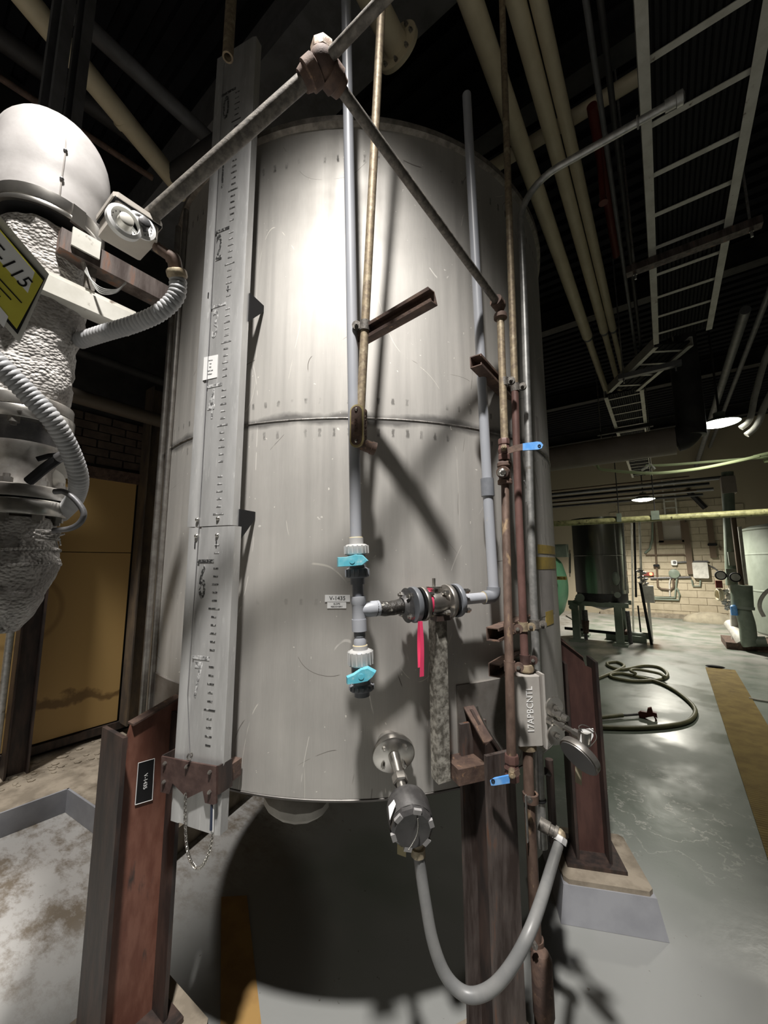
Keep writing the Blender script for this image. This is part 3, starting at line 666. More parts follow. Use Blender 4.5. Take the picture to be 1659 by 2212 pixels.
MB().lathe([(0, 0), (.024, 0), (.026, .004), (.026, .008), (0, .008)], onbr(938)+ZZ*.042, ZZ, 10).build('gland_plate', m_stain, fv)
MB().cyl(onbr(938)+ZZ*.05, onbr(938)+ZZ*.075, .0055, n=12).build('stem', m_stain, fv)
ub, wb = orth(br)
for k in range(4):
    t = math.pi/4+k*math.pi/2; q = (ub*math.cos(t)+wb*math.sin(t))*.042
    bolt(fv, onbr(924)+q-br*.01, br, .0085, .01, 'flange_nut', m_stain)
    bolt(fv, onbr(880)+q+br*.004, -br, .0095, .012, 'flange_nut', m_stain); bolt(fv, onbr(958)+q, -br, .009, .012, 'flange_nut', m_stain); bolt(fv, onbr(994)+q, br, .009, .011, 'flange_nut', m_stain)
tp = onbr(915)
MB().tube([tp+(ZZ*math.cos(t)+br.cross(ZZ)*math.sin(t))*.036+br*.012 for t in [i*.33 for i in range(20)]], .006, 6, True).build('tape_wrap', m_pink, fv)
# hanging tape: two loose tails
nb = br.cross(ZZ).normalized(); nb = nb if nb.dot(CAM-tp) > 0 else -nb
t0 = PN(909, 1342, tp+nb*.045, nb); t1 = PN(906, 1460, tp+nb*.05, nb)
def ribbon(a, b, w0, w1, sway): 
    vs = []; fs = []; n = 14
    for i in range(n+1):
        t = i/n; c = sub(a, b, t)+nb*(sway*math.sin(t*4)); w_ = br*((w0+(w1-w0)*t)/2)
        vs += [c-w_, c+w_, c+w_+nb*.0012, c-w_+nb*.0012]
    for i in range(n): fs += [(i*4+k, i*4+(k+1) % 4, i*4+4+(k+1) % 4, i*4+4+k) for k in range(4)]
    return MB().add(vs, fs+[(0, 1, 2, 3), tuple(n*4+k for k in (3, 2, 1, 0))])
tape = thing('pink_flagging_tape', 'two pink tape tails hanging from the flanged steel valve', 'tape', t1)
ribbon(t0, PN(912, 1462, tp+nb*.05, nb), .010, .0135, .004).build('tape_tail', m_pink, tape); ribbon(t0-br*.004-nb*.002, PN(906, 1441, tp+nb*.046, nb), .009, .013, -.003).build('tape_tail', m_pink, tape)
# riser with coupling and elbow
ris = thing('pvc_riser', 'grey plastic riser with dark elbow right of the flanged valve', 'pipe', B)
rt_ = PC(1008, 205, .075)
el = B; e_up = PC(1066, 1268, .075); cp0 = PC(1054, 1072, .075); cp1 = PC(1052, 1034, .075)
MB().cyl(onbr(992), onbr(1044), .0175).build('pipe', m_pvc, ris)
MB().ring(onbr(1045), br, .019, .0025, 24, 6).build('cement_bead', m_glue, ris)
MB().tube(smoothpath([onbr(1044), onbr(1054), el+ZZ*.002, sub(el, e_up, .45)+br*.004, e_up], 5), .0225, 20).build('elbow', m_pvcd, ris)
MB().cyl(e_up, cp0, .0175).build('pipe', m_pvc, ris); MB().cyl(cp0, cp1, .0225).build('coupling', m_pvcd, ris); MB().cyl(cp1, rt_, .0172).build('pipe', m_pvc, ris)
# tags on the shell
def shelltag(x0, y0, x1, y1, lines, label, name='pipe_tag'):
    c = PC((x0+x1)/2, (y0+y1)/2, .001); n = rdir(c); t = V((-n.y, n.x, 0)); wd = abs((PC(x1, y0)-PC(x0, y0)).dot(t)); ht = abs(PC(x0, y0).z-PC(x0, y1).z)
    o = MB().box(c+n*.0005, (wd, .0012, ht), (t, n, ZZ)).build('tag_plate', m_white, thing(name, label, 'label', c-ZZ*ht/2))
    for tx, dz, h, sq_ in lines: text(tx, 'tag_lettering', m_black, o.parent, c+n*.0014+ZZ*dz, t, ZZ, h, sq_, depth=.0003)
shelltag(702, 1285, 756, 1300, [('V-1435', 0, .0125, 1.02)], 'white tag on the tank shell reading V-1435')
shelltag(707, 1301, 748, 1314, [('SLOPS', .0045, .005, 1.1), ('RECOVERY', -.0045, .005, 1.1)], 'small torn white tag reading SLOPS RECOVERY below the V-1435 tag')
# post under the flanged valve
pa = onbr(951)-ZZ*.055; pb = V((pa.x, pa.y, PF(955, 1690, (pa-CAM).dot(FH)).z))
ax3 = (br, nb, ZZ)
pst = thing('valve_support_post', 'mottled galvanised channel post standing under the flanged valve', 'post', pb)
MB().box((pa+pb)/2, (.042, .004, (pa-pb).length), ax3).build('channel_web', m_post, pst)
for s in (-1, 1): MB().box((pa+pb)/2+br*(s*.019)-nb*.02, (.004, .04, (pa-pb).length), ax3).build('channel_side', m_post, pst)
MB().box(pa+ZZ*.008, (.05, .045, .016), ax3).build('saddle', m_blackst, pst)

# ------------------------------------------------------------------ strut channel helper
def strut(name, a, b, openv, m, label, w_=.041):
    a, b = V(a), V(b); d = (b-a).normalized(); n = V(openv); n = (n-d*n.dot(d)).normalized(); s = d.cross(n); h = w_/2; t = .0035; lp = .009
    pr = [(-h, -h), (h, -h), (h, h), (h-lp, h), (h-lp, h-t), (h-t, h-t), (h-t, -h+t), (-h+t, -h+t), (-h+t, h-t), (-h+lp, h-t), (-h+lp, h), (-h, h)]
    return one(name, MB().prism([a+s*x+n*y for x, y in pr], b-a), m, label, 'strut')
def clamp(p, d, r, ear, label, m=m_galvold, group=None):
    d = V(d).normalized(); e = V(ear); e = (e-d*e.dot(d)).normalized()
    t = thing('pipe_clamp', label, 'clamp', V(p)-ZZ*.02, group)
    MB().lathe([(r+.001, -.015), (r+.0035, -.015), (r+.0035, .015), (r+.001, .015), (r+.001, -.015)], p, d, 20).build('band', m, t)
    f = d.cross(e)
    mb = MB()
    for s in (-1, 1): mb.lathe([(0, 0), (.014, 0), (.014, .003), (0, .003)], V(p)+e*(r+.013)+f*(s*.004-.0015), f, 16)
    mb.build('ear', m, t); bolt(t, V(p)+e*(r+.013)+f*.006, f, .006, .006); bolt(t, V(p)+e*(r+.013)-f*.006, -f, .006, .006)
    return t
# conduit with access fitting hanging in front of the shell
c0 = PF(828, -60, 1.00); c1 = PF(779, 888, 1.125)
one('rigid_conduit', MB().cyl(c0, c1, .0133), m_tanpipe, 'tan weathered conduit ending in the oval access fitting', 'conduit')
dc = (c1-c0).normalized()
lb = thing('conduit_access_fitting', 'rusty conduit outlet body with oval brass-edged cover', 'conduit fitting', PF(775, 985, 1.125))
lbo = PF(773, 925, 1.125); toc = (CAM-lbo); toc.z = 0; toc.normalize(); toc = (toc-R0*.35).normalized(); sid = ZZ.cross(toc).normalized()
MB().lathe([(0, -.004), (.0185, -.004), (.0205, .0), (.0205, .012), (.0185, .03), (.0185, .032)], c1, dc, 20).build('hub', m_rust, lb)
def oval(hw, hh, o, n=12):
    pts = []
    for i in range(n+1): t = math.pi*i/n; pts.append(o+sid*(hw*math.cos(t))+ZZ*(hh-hw+hw*math.sin(t)))
    for i in range(n+1): t = math.pi+math.pi*i/n; pts.append(o+sid*(hw*math.cos(t))+ZZ*(-hh+hw+hw*math.sin(t)))
    return pts
lc = PF(776, 925, 1.12)
MB().prism(oval(.0195, .064, lc-toc*.018), toc*.036).build('body', m_rust, lb)
MB().prism(oval(.0215, .066, lc+toc*.018), toc*.006).build('cover_gasket', mat('brassy_edge', (.50, .42, .2), .5, .3, (.35, .28, .14), 40), lb)
cv = MB().prism(oval(.0165, .060, lc+toc*.024), toc*.003).build('cover', m_rust, lb)
for s in (-1, 1): MB().sph(lc+toc*.027+ZZ*(s*.049), .0055, (1, 1, 1), 10).build('screw', m_stain, lb)
text('CROUSE', 'cast_lettering', m_rust, lb, lc+toc*.0275, ZZ, -sid if (ZZ.cross(-sid)).dot(toc) > 0 else sid, .009, 1, depth=.0012)
sr = sid if sid.dot(R0) > 0 else -sid
text('CONDULET', 'cast_lettering', m_rust, lb, lc+sr*.0198, -ZZ, (-ZZ).cross(sr)*-1, .010, 1, depth=.0012)
MB().lathe([(0, 0), (.0185, 0), (.0185, .035), (.0205, .036), (.0205, .05), (.016, .05), (.016, .044), (0, .044)], lc-ZZ*.046-toc*.006, (sr*.75-toc*.5-ZZ*.25), 20).build('back_hub', m_rust, lb)
# strut carrying it
s0 = P(787, 714, 1.215)
strut('strut_channel', PY(764, 738, s0.y), PY(935, 640, s0.y), (0, -1, -.25), m_rust, 'rusty strut channel arm sticking out beside the tan conduit')
pcl = PF(786, 703, sub(c0, c1, .8).dot(FH)-CAM.dot(FH)); 
tt = 0.0
for i in range(400):
    p = sub(c0, c1, i/400); v = p-CAM
    if PH/2-FPX*v.dot(UP)/v.dot(FW) > 703: tt = i/400; break
clamp(sub(c0, c1, tt), dc, .0133, (-.8, -.6, 0), 'rusty two-piece clamp holding the tan conduit to its strut arm')

# ------------------------------------------------------------------ diagonal lines meeting at the union elbow
ap = P(697, 138, .86); le = P(322, 470, .93); re = PC(1079, 660, .10)
one('galvanised_conduit', MB().cyl(sub(ap, le, .04), sub(ap, le, 1.06), .0168, n=24), m_galvold, 'mottled galvanised conduit sloping from union elbow to the dial thermostat box', 'conduit')
one('steel_pipe', MB().cyl(sub(ap, re, .05), sub(ap, re, .985), .0134, n=20), m_galvold, 'dark mottled steel pipe sloping from union elbow to the pipes beside the tank', 'pipe')
apf = thing('union_elbow', 'rusty union elbow where the two sloping pipes meet', 'pipe fitting', ap)
for e_ in (le, re):
    d = (e_-ap).normalized(); MB().lathe([(0, 0), (.027, 0), (.027, .02), (.031, .022), (.031, .045), (.026, .048), (.022, .062), (0, .062)], ap-d*.005, d, 20).build('hub', m_rust, apf)
xd = V((1, .0, .0)); xe = PZ(848, -8, ap.z+.0)
px0 = P(735, 92, .93); px1 = P(870, -22, .93*1.0)
xdir = (V((1, 0, 0.02))).normalized()
MB().sph(ap, .031, (1, 1, 1), 16).build('body', m_rust, apf)
d = V((.6, .45, .62)).normalized(); MB().lathe([(0, .02), (.026, .02), (.028, .04), (.022, .05), (0, .05)], ap, ZZ, 8).build('cap', mat('flaky_zinc', (.45, .42, .36), .6, .3, (.2, .13, .09), 40, bump=.5), apf)
xs = ap+V((.02, 0, 0))
one('steel_pipe', MB().cyl(xs, xs+V((1.2, 0, .0)), .012), m_galvold, 'overhead steel pipe running crosswise above the union elbow', 'pipe')

# ------------------------------------------------------------------ vertical lines on the right flank
OA = .10
def vpath(pts, off): return [PC(x, y, off) for x, y in pts]
va = vpath([(1081, 685), (1090, 948)], OA)
elb = thing('union_elbow', 'rusty elbow at the lower end of the sloping pipe by the plastic riser', 'pipe fitting', va[0])
MB().lathe([(0, 0), (.022, 0), (.024, .006), (.024, .018), (.018, .022), (0, .022)], va[0]+ZZ*.012, -ZZ, 16).build('hub', m_rust, elb)
dd = (ap-re).normalized(); MB().sph(re, .023, (1, 1, 1.1), 14).build('body', m_rust, elb); MB().lathe([(0, 0), (.0235, 0), (.0235, .02), (0, .02)], re+dd*.012, dd, 16).build('hub', m_rust, elb)
one('steel_pipe', MB().cyl(va[0], va[1], .0134), m_tanpipe, 'tan vertical pipe between the rusty elbow and the upper blue-handled valve', 'pipe')
def lever_valve(ytop, ybot, x0, x1, lever, label, off=OA, bleed=None):
    a = PC(x0, ytop, off); b = PC(x1, ybot, off); d = (b-a).normalized(); L_ = (b-a).length
    t = thing('lever_ball_valve', label, 'valve', b)
    MB().lathe([(0, 0), (.019, 0), (.0205, .004), (.0205, .02), (.018, .024), (.021, .035), (.022, L_*.5), (.021, L_-.035), (.018, L_-.024), (.0205, L_-.02), (.0205, L_-.004), (0, L_)], a, d, 8).build('valve_body', m_redpipe, t, 20)
    c = sub(a, b, .5); toc = (CAM-c); toc.z = 0; toc.normalize()
    MB().cyl(c, c+toc*.036, .010, n=12).build('stem', m_tanpipe, t); bolt(t, c+toc*.036, toc, .009, .007, 'stem_nut', m_tanpipe)
    hp = [PN(x, y, c+toc*.035, toc) for x, y in lever[0]]; MB().prism(hp, toc*.003).build('lever', m_rust, t)
    gp_ = [PN(x, y, c+toc*.033, toc) for x, y in lever[1]]; o = MB().prism(gp_, toc*.007).build('grip', m_blue, t); o['label'] = 'blue vinyl lever grip'
    hx = PN(*lever[2], c+toc*.041, toc); MB().ring(hx, toc, .004, .0014, 12, 6).build('grip_eye', m_black, o)
    return t
lever_valve(949, 996, 1088, 1089, ([(1096, 968), (1112, 962), (1132, 958), (1132, 972), (1112, 976), (1097, 981)], [(1129, 959), (1160, 955), (1168, 956), (1173, 962), (1170, 969), (1162, 972), (1129, 974)], (1165, 963)), 'rusty ball valve with blue lever over the tee with bleed plug')
tb = thing('pipe_tee', 'rusty pipe tee with a bright bleed plug under the upper blue-handled valve', 'pipe fitting', PC(1091, 1048, OA))
a, b = PC(1089, 998, OA), PC(1091, 1048, OA); MB().lathe([(0, 0), (.02, 0), (.025, .006), (.025, .016), (.02, .022), (.02, (b-a).length-.022), (.025, (b-a).length-.016), (.025, (b-a).length-.004), (0, (b-a).length)], a, b-a, 18).build('tee_body', m_rust, tb)
c = sub(a, b, .42); ld = (PC(1070, 1024, OA+.07)-c).normalized()
MB().lathe([(0, 0), (.019, 0), (.021, .022), (.021, .034), (0, .034)], c, ld, 16).build('branch', m_rust, tb); MB().lathe([(0, .03), (.014, .03), (.014, .042), (.008, .046), (.008, .058), (.011, .059), (.011, .066), (.004, .07), (.004, .08), (0, .08)], c, ld, 10).build('bleed_plug', m_stain, tb)
one('steel_pipe', MB().cyl(PC(1091, 1046, OA), PC(1105, 1640, .20), .0136), m_rustpipe, 'rust-brown vertical pipe from the bleed tee down to the lower blue-handled valve', 'pipe')
lever_valve(1630, 1688, 1105, 1106, ([(1098, 1676), (1120, 1660), (1124, 1672), (1100, 1688)], [(1101, 1672), (1068, 1679), (1059, 1685), (1061, 1694), (1069, 1694), (1101, 1689)], (1065, 1687)), 'rusty ball valve with blue lever at the top of the right tank leg', off=.20)
# second line: tan above, red-brown below, into the grey box
vb = vpath([(1087, -20), (1098, 500), (1112, 835), (1118, 1040), (1134, 1440)], .09)
p1 = thing('steel_pipe', 'vertical pipe fading from tan to red-brown entering the grey enclosure', 'pipe', vb[-1])
MB().cyl(vb[0]+ZZ*.4, vb[2], .0134).build('upper_length', m_tanpipe, p1); MB().tube([vb[2], vb[3], vb[4]], .0136, 18).build('lower_length', m_redpipe, p1)
MB().lathe([(0, 0), (.024, 0), (.027, .006), (.027, .02), (.022, .026), (0, .026)], PC(1136, 1434, .09), -ZZ, 10).build('hub_nut', m_tanpipe, p1)
# third line: galvanised, bends away to the cable tray
vc = vpath([(1160, 1470), (1149, 1200), (1140, 900), (1132, 640), (1127, 520), (1127, 460)], .08)
vy = vc[4].y; zt3 = PY(1330, 291, vy).z; bx = V((vc[4].x, vy, 0)); te = PY(1436, 229, vy)
tray_pts = [None, V((te.x-.1, vy, zt3)), V((te.x, vy, zt3))]
pts = smoothpath([vc[0], vc[1], vc[2], vc[3], vc[4]], 4)+[bx+V((.16*(1-math.cos(t)), 0, zt3-.16+.16*math.sin(t))) for t in [k*math.pi/16 for k in range(9)]]+[tray_pts[2]]
one('galvanised_conduit', MB().tube(pts, .0138, 16), m_galv, 'bare galvanised conduit rising past the tank and bending over to the cable tray', 'conduit')
cc = thing('conduit_clamp_fitting', 'small galvanised fitting joining the bent conduit to the cable tray rung', 'conduit fitting', tray_pts[2])
dd = (tray_pts[2]-tray_pts[1]).normalized(); MB().lathe([(0, 0), (.02, 0), (.02, .03), (.024, .032), (.024, .05), (.014, .055), (0, .055)], tray_pts[2], dd, 12).build('coupling', m_galv, cc); MB().ring(tray_pts[2]-dd*.08, dd, .018, .004, 18, 6).build('strap', m_galv, cc)
# strut brackets behind the vertical lines and their clamps
for (xa, ya, xb, yb_, off, lab) in ((1038, 815, 1128, 848, .055, 'short rusty strut channel behind the upper pair of pipe clamps'), (1074, 1358, 1172, 1340, .055, 'rusty strut channel behind the row of three pipe clamps'), (1078, 1437, 1130, 1428, .055, 'rusty strut channel just above the grey enclosure')):
    p = PC((xa+xb)/2, (ya+yb_)/2, off); a = PX(xa, ya, p.x); b = PX(xb, yb_, p.x)
    zz = (a.z+b.z)/2; a = V((p.x-.015, a.y, zz)); b = V((p.x-.015, max(b.y, a.y+.16), zz))
    strut('strut_channel', a, b, (.4, -.9, 0) if xa < 1060 else (1, -.3, 0), m_rust, lab)
for x, y, off, r, m, lab in ((1088, 826, OA, .0134, m_galvold, 'rust-flecked clamp on the tan pipe above the blue lever'), (1113, 838, .09, .0134, m_galvold, 'rust-flecked clamp where the second pipe turns red-brown'), (1100, 1357, .152, .0136, m_rust, 'rusty clamp on the rust-brown pipe in the row of three'), (1130, 1353, .09, .0136, m_tanpipe, 'tan clamp in the middle of the row of three'), (1155, 1348, .08, .0138, m_galvold, 'clamp on the galvanised conduit in the row of three'), (1101, 1439, .166, .0136, m_rust, 'rusty clamp on the pipe just left of the grey enclosure top'), (1134, 1424, .09, .0136, m_brown, 'dark clamp just above the grey enclosure')):
    clamp(PC(x, y, off), ZZ, r, R0*.9-FH*.45, lab, m)
for x, y, h in ((1138, 1060, .10),): one('broken_strap', MB().tube([PC(x-6, y-22, .1), PC(x-2, y-12, .1), PC(x-1, y+25, .1)], .003, 6), m_galv, 'thin bent metal strap behind the galvanised conduit', 'strap')

# ------------------------------------------------------------------ grey enclosure and dial gauge
E0 = PC(1146, 1541, .125); nE = (-FH*.93+R0*.08).normalized(); nE.z = 0; tE = ZZ.cross(nE).normalized(); tE = tE if tE.dot(R0) > 0 else -tE
onE = lambda x, y: PN(x, y, E0, nE)
xl, xr = (onE(1117, 1541)-E0).dot(tE), (onE(1172, 1541)-E0).dot(tE); zt_, zb_ = onE(1145, 1462).z, onE(1145, 1612).z
wE, hE, dE = xr-xl, zt_-zb_, .062; cE = V((E0.x, E0.y, 0))+tE*((xl+xr)/2)+ZZ*((zt_+zb_)/2)
enc = thing('grey_enclosure', 'narrow grey metal enclosure with white stencilling beside the dial gauge', 'enclosure', cE-ZZ*hE/2)
MB().bbox(cE-nE*(dE/2), (wE, dE, hE), (tE, nE, ZZ), .006).build('housing', m_box, enc)
MB().box(cE+tE*(wE/2+.006)-nE*(dE*.42), (.008, dE*1.05, hE*1.08), (tE, nE, ZZ)).build('cover', m_box, enc)
text('17APBCNTL', 'stencil_lettering', m_white, enc, cE+nE*.0012+tE*.002+ZZ*.005, ZZ, -tE, .022, .86, depth=.0003, bold=-.0)
MB().lathe([(.012, 0), (.028, 0), (.028, .02), (.018, .026)], cE-ZZ*(hE/2)-nE*.03, -ZZ, 18).build('hub', m_tanpipe, enc)
for z in (-.1, -.06, .1): bolt(enc, cE+tE*(wE/2+.01)+ZZ*(z*hE/.24)-nE*.012, tE, .005, .005, 'cover_screw')
MB().box(cE+tE*(wE/2+.016)+ZZ*.035-nE*.03, (.014, .02, .05), (tE, nE, ZZ)).build('latch', m_white, enc)
# manifold and gauge
g0 = PF(1186, 1552, (cE-CAM).dot(FH)-.0); g1 = PF(1258, 1592, (cE-CAM).dot(FH)-.10)
dg = (g1-g0).normalized(); LG = (g1-g0).length
dial = thing('dial_pressure_gauge', 'round steel dial gauge on a bright stem beside the grey enclosure', 'gauge', PF(1252, 1668, (g1-CAM).dot(FH)))
MB().lathe([(0, 0), (.016, 0), (.016, .02), (.010, .022), (.010, .04), (.013, .042), (.013, LG*.5), (.009, LG*.52), (.009, LG*.75), (.013, LG*.77), (.013, LG), (0, LG)], g0, dg, 8).build('stem', m_stain, dial, 20)
MB().lathe([(0, 0), (.013, 0), (.013, .05), (.009, .052), (.009, .07), (0, .07)], g0+ZZ*.03, dg, 6).build('bleed_screw', m_stain, dial, 20)
for q in (V((0, 0, .035)), V((0, 0, -.03))): MB().lathe([(0, 0), (.03, 0), (.03, .006), (0, .006)], g0+q*1.3+dg*.02, dg*.5-FH*.8, 24).build('backing_disc', m_stain, dial); bolt(dial, g0+q*1.3+dg*.026-FH*.004, dg*.5-FH*.8, .009, .008, 'bolt', m_stain)
MB().bbox(g1+dg*.006, (.03, .03, .04), (dg, dg.cross(ZZ).normalized(), dg.cross(ZZ).cross(dg).normalized()), .005).build('socket_block', m_stain, dial)
ct = PF(1253, 1631, (g1-CAM).dot(FH)-.01)
ea = (P(1296, 1669, 1)-P(1210, 1592, 1)).normalized(); nview = (CAM-ct).normalized(); eb = nview.cross(ea).normalized(); eb = eb if eb.z < 0 else -eb
nd = (nview*.40+eb*.91).normalized()
rD = .057
MB().lathe([(0, 0), (rD*.93, 0), (rD*.93, .003), (rD, .003), (rD, .018), (rD*.96, .022), (0, .022)], ct+nd*.013, -nd, 44).build('case', m_dstain, dial)
MB().cyl(ct+nd*.0125, ct+nd*.0137, rD*.92, n=40).build('dial_face', mat('dull_grey_face', (.20, .20, .205), .35), dial)
for k in range(3): # bourdon connection
    pass
tg0 = PF(1272, 1596, (g1-CAM).dot(FH)-.012)
tgp = [PN(x, y, tg0, FH) for x, y in ((1256, 1575), (1281, 1573), (1281, 1590), (1268, 1615), (1252, 1602))]
o = one('hanging_tag', MB().prism(tgp, -FH*.002), m_white, 'crumpled white tag wired to the dial gauge stem', 'tag')
MB().tube(smoothpath([PN(x, y, tg0-FH*.006, FH) for x, y in ((1258, 1580), (1250, 1570), (1262, 1566), (1284, 1580), (1288, 1596), (1276, 1612))], 5), .0013, 6).build('tag_wire', m_stain, o)
tq = [PF(x, y, (g1-CAM).dot(FH)+.06) for x, y in ((1243, 1650), (1257, 1655), (1257, 1697), (1243, 1690))]; one('brass_tag', MB().prism(tq, FH*.0015), mat('pale_brass', (.42, .37, .26), .5), 'pale strip tag hanging below the dial gauge', 'tag')

# ------------------------------------------------------------------ right leg surroundings
bp = PC(1020, 1655, .055)
mb = MB().box(bp, (.15, .09, .045), (R0*.94+FH*.34, (FH*.94-R0*.34), ZZ)); one('steel_bracket', mb, m_rust, 'rusty steel bracket block welded between tank and right leg', 'bracket')
one('gusset_angle', MB().prism([PC(x, y, .13) for x, y in ((1047, 1612), (1064, 1598), (1094, 1640), (1048, 1646))], R0*.012+FH*.02), m_blackst, 'blackened angle bracket at the top of the right tank leg', 'bracket')
one('tie_wire', MB().tube(smoothpath([PC(x, y, .14) for x, y in ((1030, 1525), (1040, 1550), (1058, 1582), (1078, 1612), (1093, 1640))], 4), .0028, 6), m_galvold, 'stiff wire slanting down to the right tank leg top', 'wire')
# lines continuing below the enclosure
lo0 = PC(1140, 1622, .10); pth = [lo0, PC(1143, 1720, .11), PC(1150, 1860, .12), PC(1158, 2040, .12), PC(1170, 2260, .12)]
zfl = lambda p: V((p.x, p.y, .02))
o = thing('steel_pipe', 'rusty vertical pipe below the grey enclosure down to the floor', 'pipe', zfl(pth[-1]))
MB().tube(pth+[zfl(pth[-1])], .0165, 16).build('pipe', m_rustpipe, o)
for x, y in ((1146, 1722), (1157, 2035)): MB().lathe([(.017, -.012), (.024, -.012), (.024, .012), (.017, .012)], PC(x, y, .115), ZZ, 14).build('band', m_rust, o); bolt(o, PC(x-4, y+3, .145), -FH, .009, .01)
MB().lathe([(0, 0), (.025, .0), (.03, .02), (.03, .16), (.022, .175), (0, .18)], PC(1176, 2206, .14), ZZ, 18).build('condensate_pot', m_rust, o)
pgl = [PC(1163, 1618, .06), PC(1168, 1760, .06), PC(1172, 1830, .06)]
o = thing('galvanised_conduit', 'galvanised conduit with angled outlet feeding the looping grey cable', 'conduit', pgl[-1])
MB().tube(pgl, .0165, 16).build('pipe', m_galv, o); MB().ring(PC(1166, 1727, .06), ZZ, .018, .004, 18, 6).build('band', m_black, o)
ob = PC(1172, 1782, .09); oe = PF(1212, 1806, (ob-CAM).dot(FH)-.03); de = (oe-ob).normalized()
MB().lathe([(0, -.01), (.02, -.01), (.02, .022), (.0165, .024), (.0165, .036), (.021, .037), (.021, .047), (0, .047)], ob, de, 14).build('outlet', m_galvold, o)
MB().sph(oe-de*.004, .019, (1, 1, 1), 12).build('elbow', m_tanpipe, o)
MB().lathe([(0, 0), (.020, 0), (.022, .004), (.022, .018), (0, .02)], oe, (PF(1199, 1850, (oe-CAM).dot(FH)-.02)-oe), 8).build('gland_nut', m_pvcl, o)
one('steel_pipe', MB().cyl(PC(1186, 1640, .04), PC(1196, 1820, .04), .014).cyl(PC(1176, 1665, .04), PC(1190, 1672, .04), .012), m_blackst, 'thin black pipe behind the looping cable near the rear tank leg', 'pipe')
one('metal_strip', MB().box(PC(1138, 1768, .13), (.003, .012, .13)), m_galv, 'thin dangling metal strip below the grey enclosure', 'strip')

# ------------------------------------------------------------------ pressure transmitter
f0 = PC(842, 1598, .0); nf = rdir(f0); f1_ = PC(851, 1632, .085)
tr = thing('pressure_transmitter', 'flanged pressure transmitter with dark round clear-capped housing', 'transmitter', PF(888, 1830, 1.0))
MB().lathe([(0, 0), (.036, 0), (.036, .045), (0, .045)], PC(838, 1600, -.01), nf*.97-ZZ*.2, 24).build('nozzle', m_dstain, tr)
fn = (nf*.94-ZZ*.34).normalized(); fc = PC(851, 1632, .045)
MB().lathe([(0, 0), (.055, 0), (.055, .008), (.058, .010), (.058, .014), (.055, .016), (.064, .018), (.064, .030), (.060, .032), (0, .032)], fc-fn*.03, fn, 48).build('flange', m_stain, tr)
uf, wf_ = orth(fn)
for k in range(4):
    t = math.pi/4+k*math.pi/2; bolt(tr, fc+fn*.001+(uf*math.cos(t)+wf_*math.sin(t))*.046, fn, .0065, .009, 'flange_nut', m_stain)
hz = P(886, 1768, 1.0); na = fc+fn*.002; nb_ = P(871, 1712, 1.05)
MB().tube([na, sub(na, nb_, .45), nb_], [.018, .014, .0125], 16).build('capillary_neck', m_stain, tr)
dn = (nb_-na).normalized()
MB().lathe([(0, 0), (.021, 0), (.022, .004), (.022, .022), (.019, .026), (0, .026)], sub(na, nb_, .55), dn, 6).build('hex_union', m_stain, tr, 20)
MB().cyl(nb_-dn*.004, hz-dn*.02, .011, n=14).build('nipple', m_stain, tr)
hn = ((CAM-hz).normalized()*.80+V((0, 0, -.55))+R0*.12).normalized()
m_hous = mat('dark_scuffed_housing', (.06, .057, .057), .42, .3, (.12, .116, .114), 20, bump=.3)
HR = .0575
MB().lathe([(0, -.06), (HR*.75, -.06), (HR*.93, -.05), (HR, -.035), (HR, .012), (HR*.96, .016), (HR*.96, .02)], hz, hn, 40).build('housing', m_hous, tr)
cap = MB().lathe([(0, .032), (HR*.55, .036), (HR*.80, .038), (HR*.94, .030), (HR*.97, .018), (HR*.9, .012), (0, .012)], hz, hn, 12).build('cap', mat('smoky_clear_cap', (.05, .048, .048), .2, .2, (.09, .087, .087), 14), tr, 25)
uh, wh = orth(hn)
for k in range(6):
    t = k*math.pi/3+.3; e_ = uh*math.cos(t)+wh*math.sin(t); MB().box(hz+hn*.034+e_*HR*.86, (.012, .02, .008), (e_, hn.cross(e_), hn)).build('cap_lug', mat('lug_grey', (.38, .37, .37), .35, .2), cap)
mb = MB()
for i in range(24): mb.sph(hz+hn*.044+(uh*.25+wh*.95)*(-.043+i*.0036)+uh*.010*math.sin(i/23*3.1), .0021, (1, 1, 1), 6)
mb.build('bead_chain', m_stain, tr)
MB().patch
lbq = [PN(x, y, hz+(CAM-hz).normalized()*.052, (CAM-hz).normalized()) for x, y in ((839, 1742), (851, 1727), (855, 1737), (842, 1772))]
o = MB().prism(lbq, (CAM-hz).normalized()*.001).build('label', m_white, tr)
gb = PF(903, 1823, (hz-CAM).dot(FH)+.0)
MB().lathe([(0, 0), (.018, 0), (.018, .014), (.014, .016), (.014, .022), (.019, .024), (.019, .042), (.015, .046), (0, .046)], gb+ZZ*.016, -ZZ, 10).build('cable_gland', mat('tan_gland', (.42, .36, .26), .5, .3, (.3, .25, .17), 30), tr)
tq = [PF(x, y, (hz-CAM).dot(FH)+.01) for x, y in ((858, 1818), (877, 1822), (877, 1852), (858, 1845))]
one('paper_tag', MB().prism(tq, FH*.001), mat('manila', (.55, .48, .28), .7), 'manila tag hanging under the dark round transmitter housing', 'tag')
Fg = (gb-CAM).dot(FH); Fe = (oe-CAM).dot(FH)
cab = [(905, 1846, 0), (910, 1890, 0), (920, 1955, .02), (934, 2030, .04), (958, 2098, .06), (990, 2138, .09), (1025, 2150, .12), (1068, 2130, .14), (1110, 2078, .13), (1145, 2010, .10), (1172, 1935, .06), (1192, 1870, .02), (1206, 1826, 0)]
pts = []
for i, (x, y, k) in enumerate(cab):
    t = i/(len(cab)-1); pts.append(PF(x, y, Fg+(Fe-.012-Fg)*max(0, (t-.72)/.28)**1.5-k*.3))
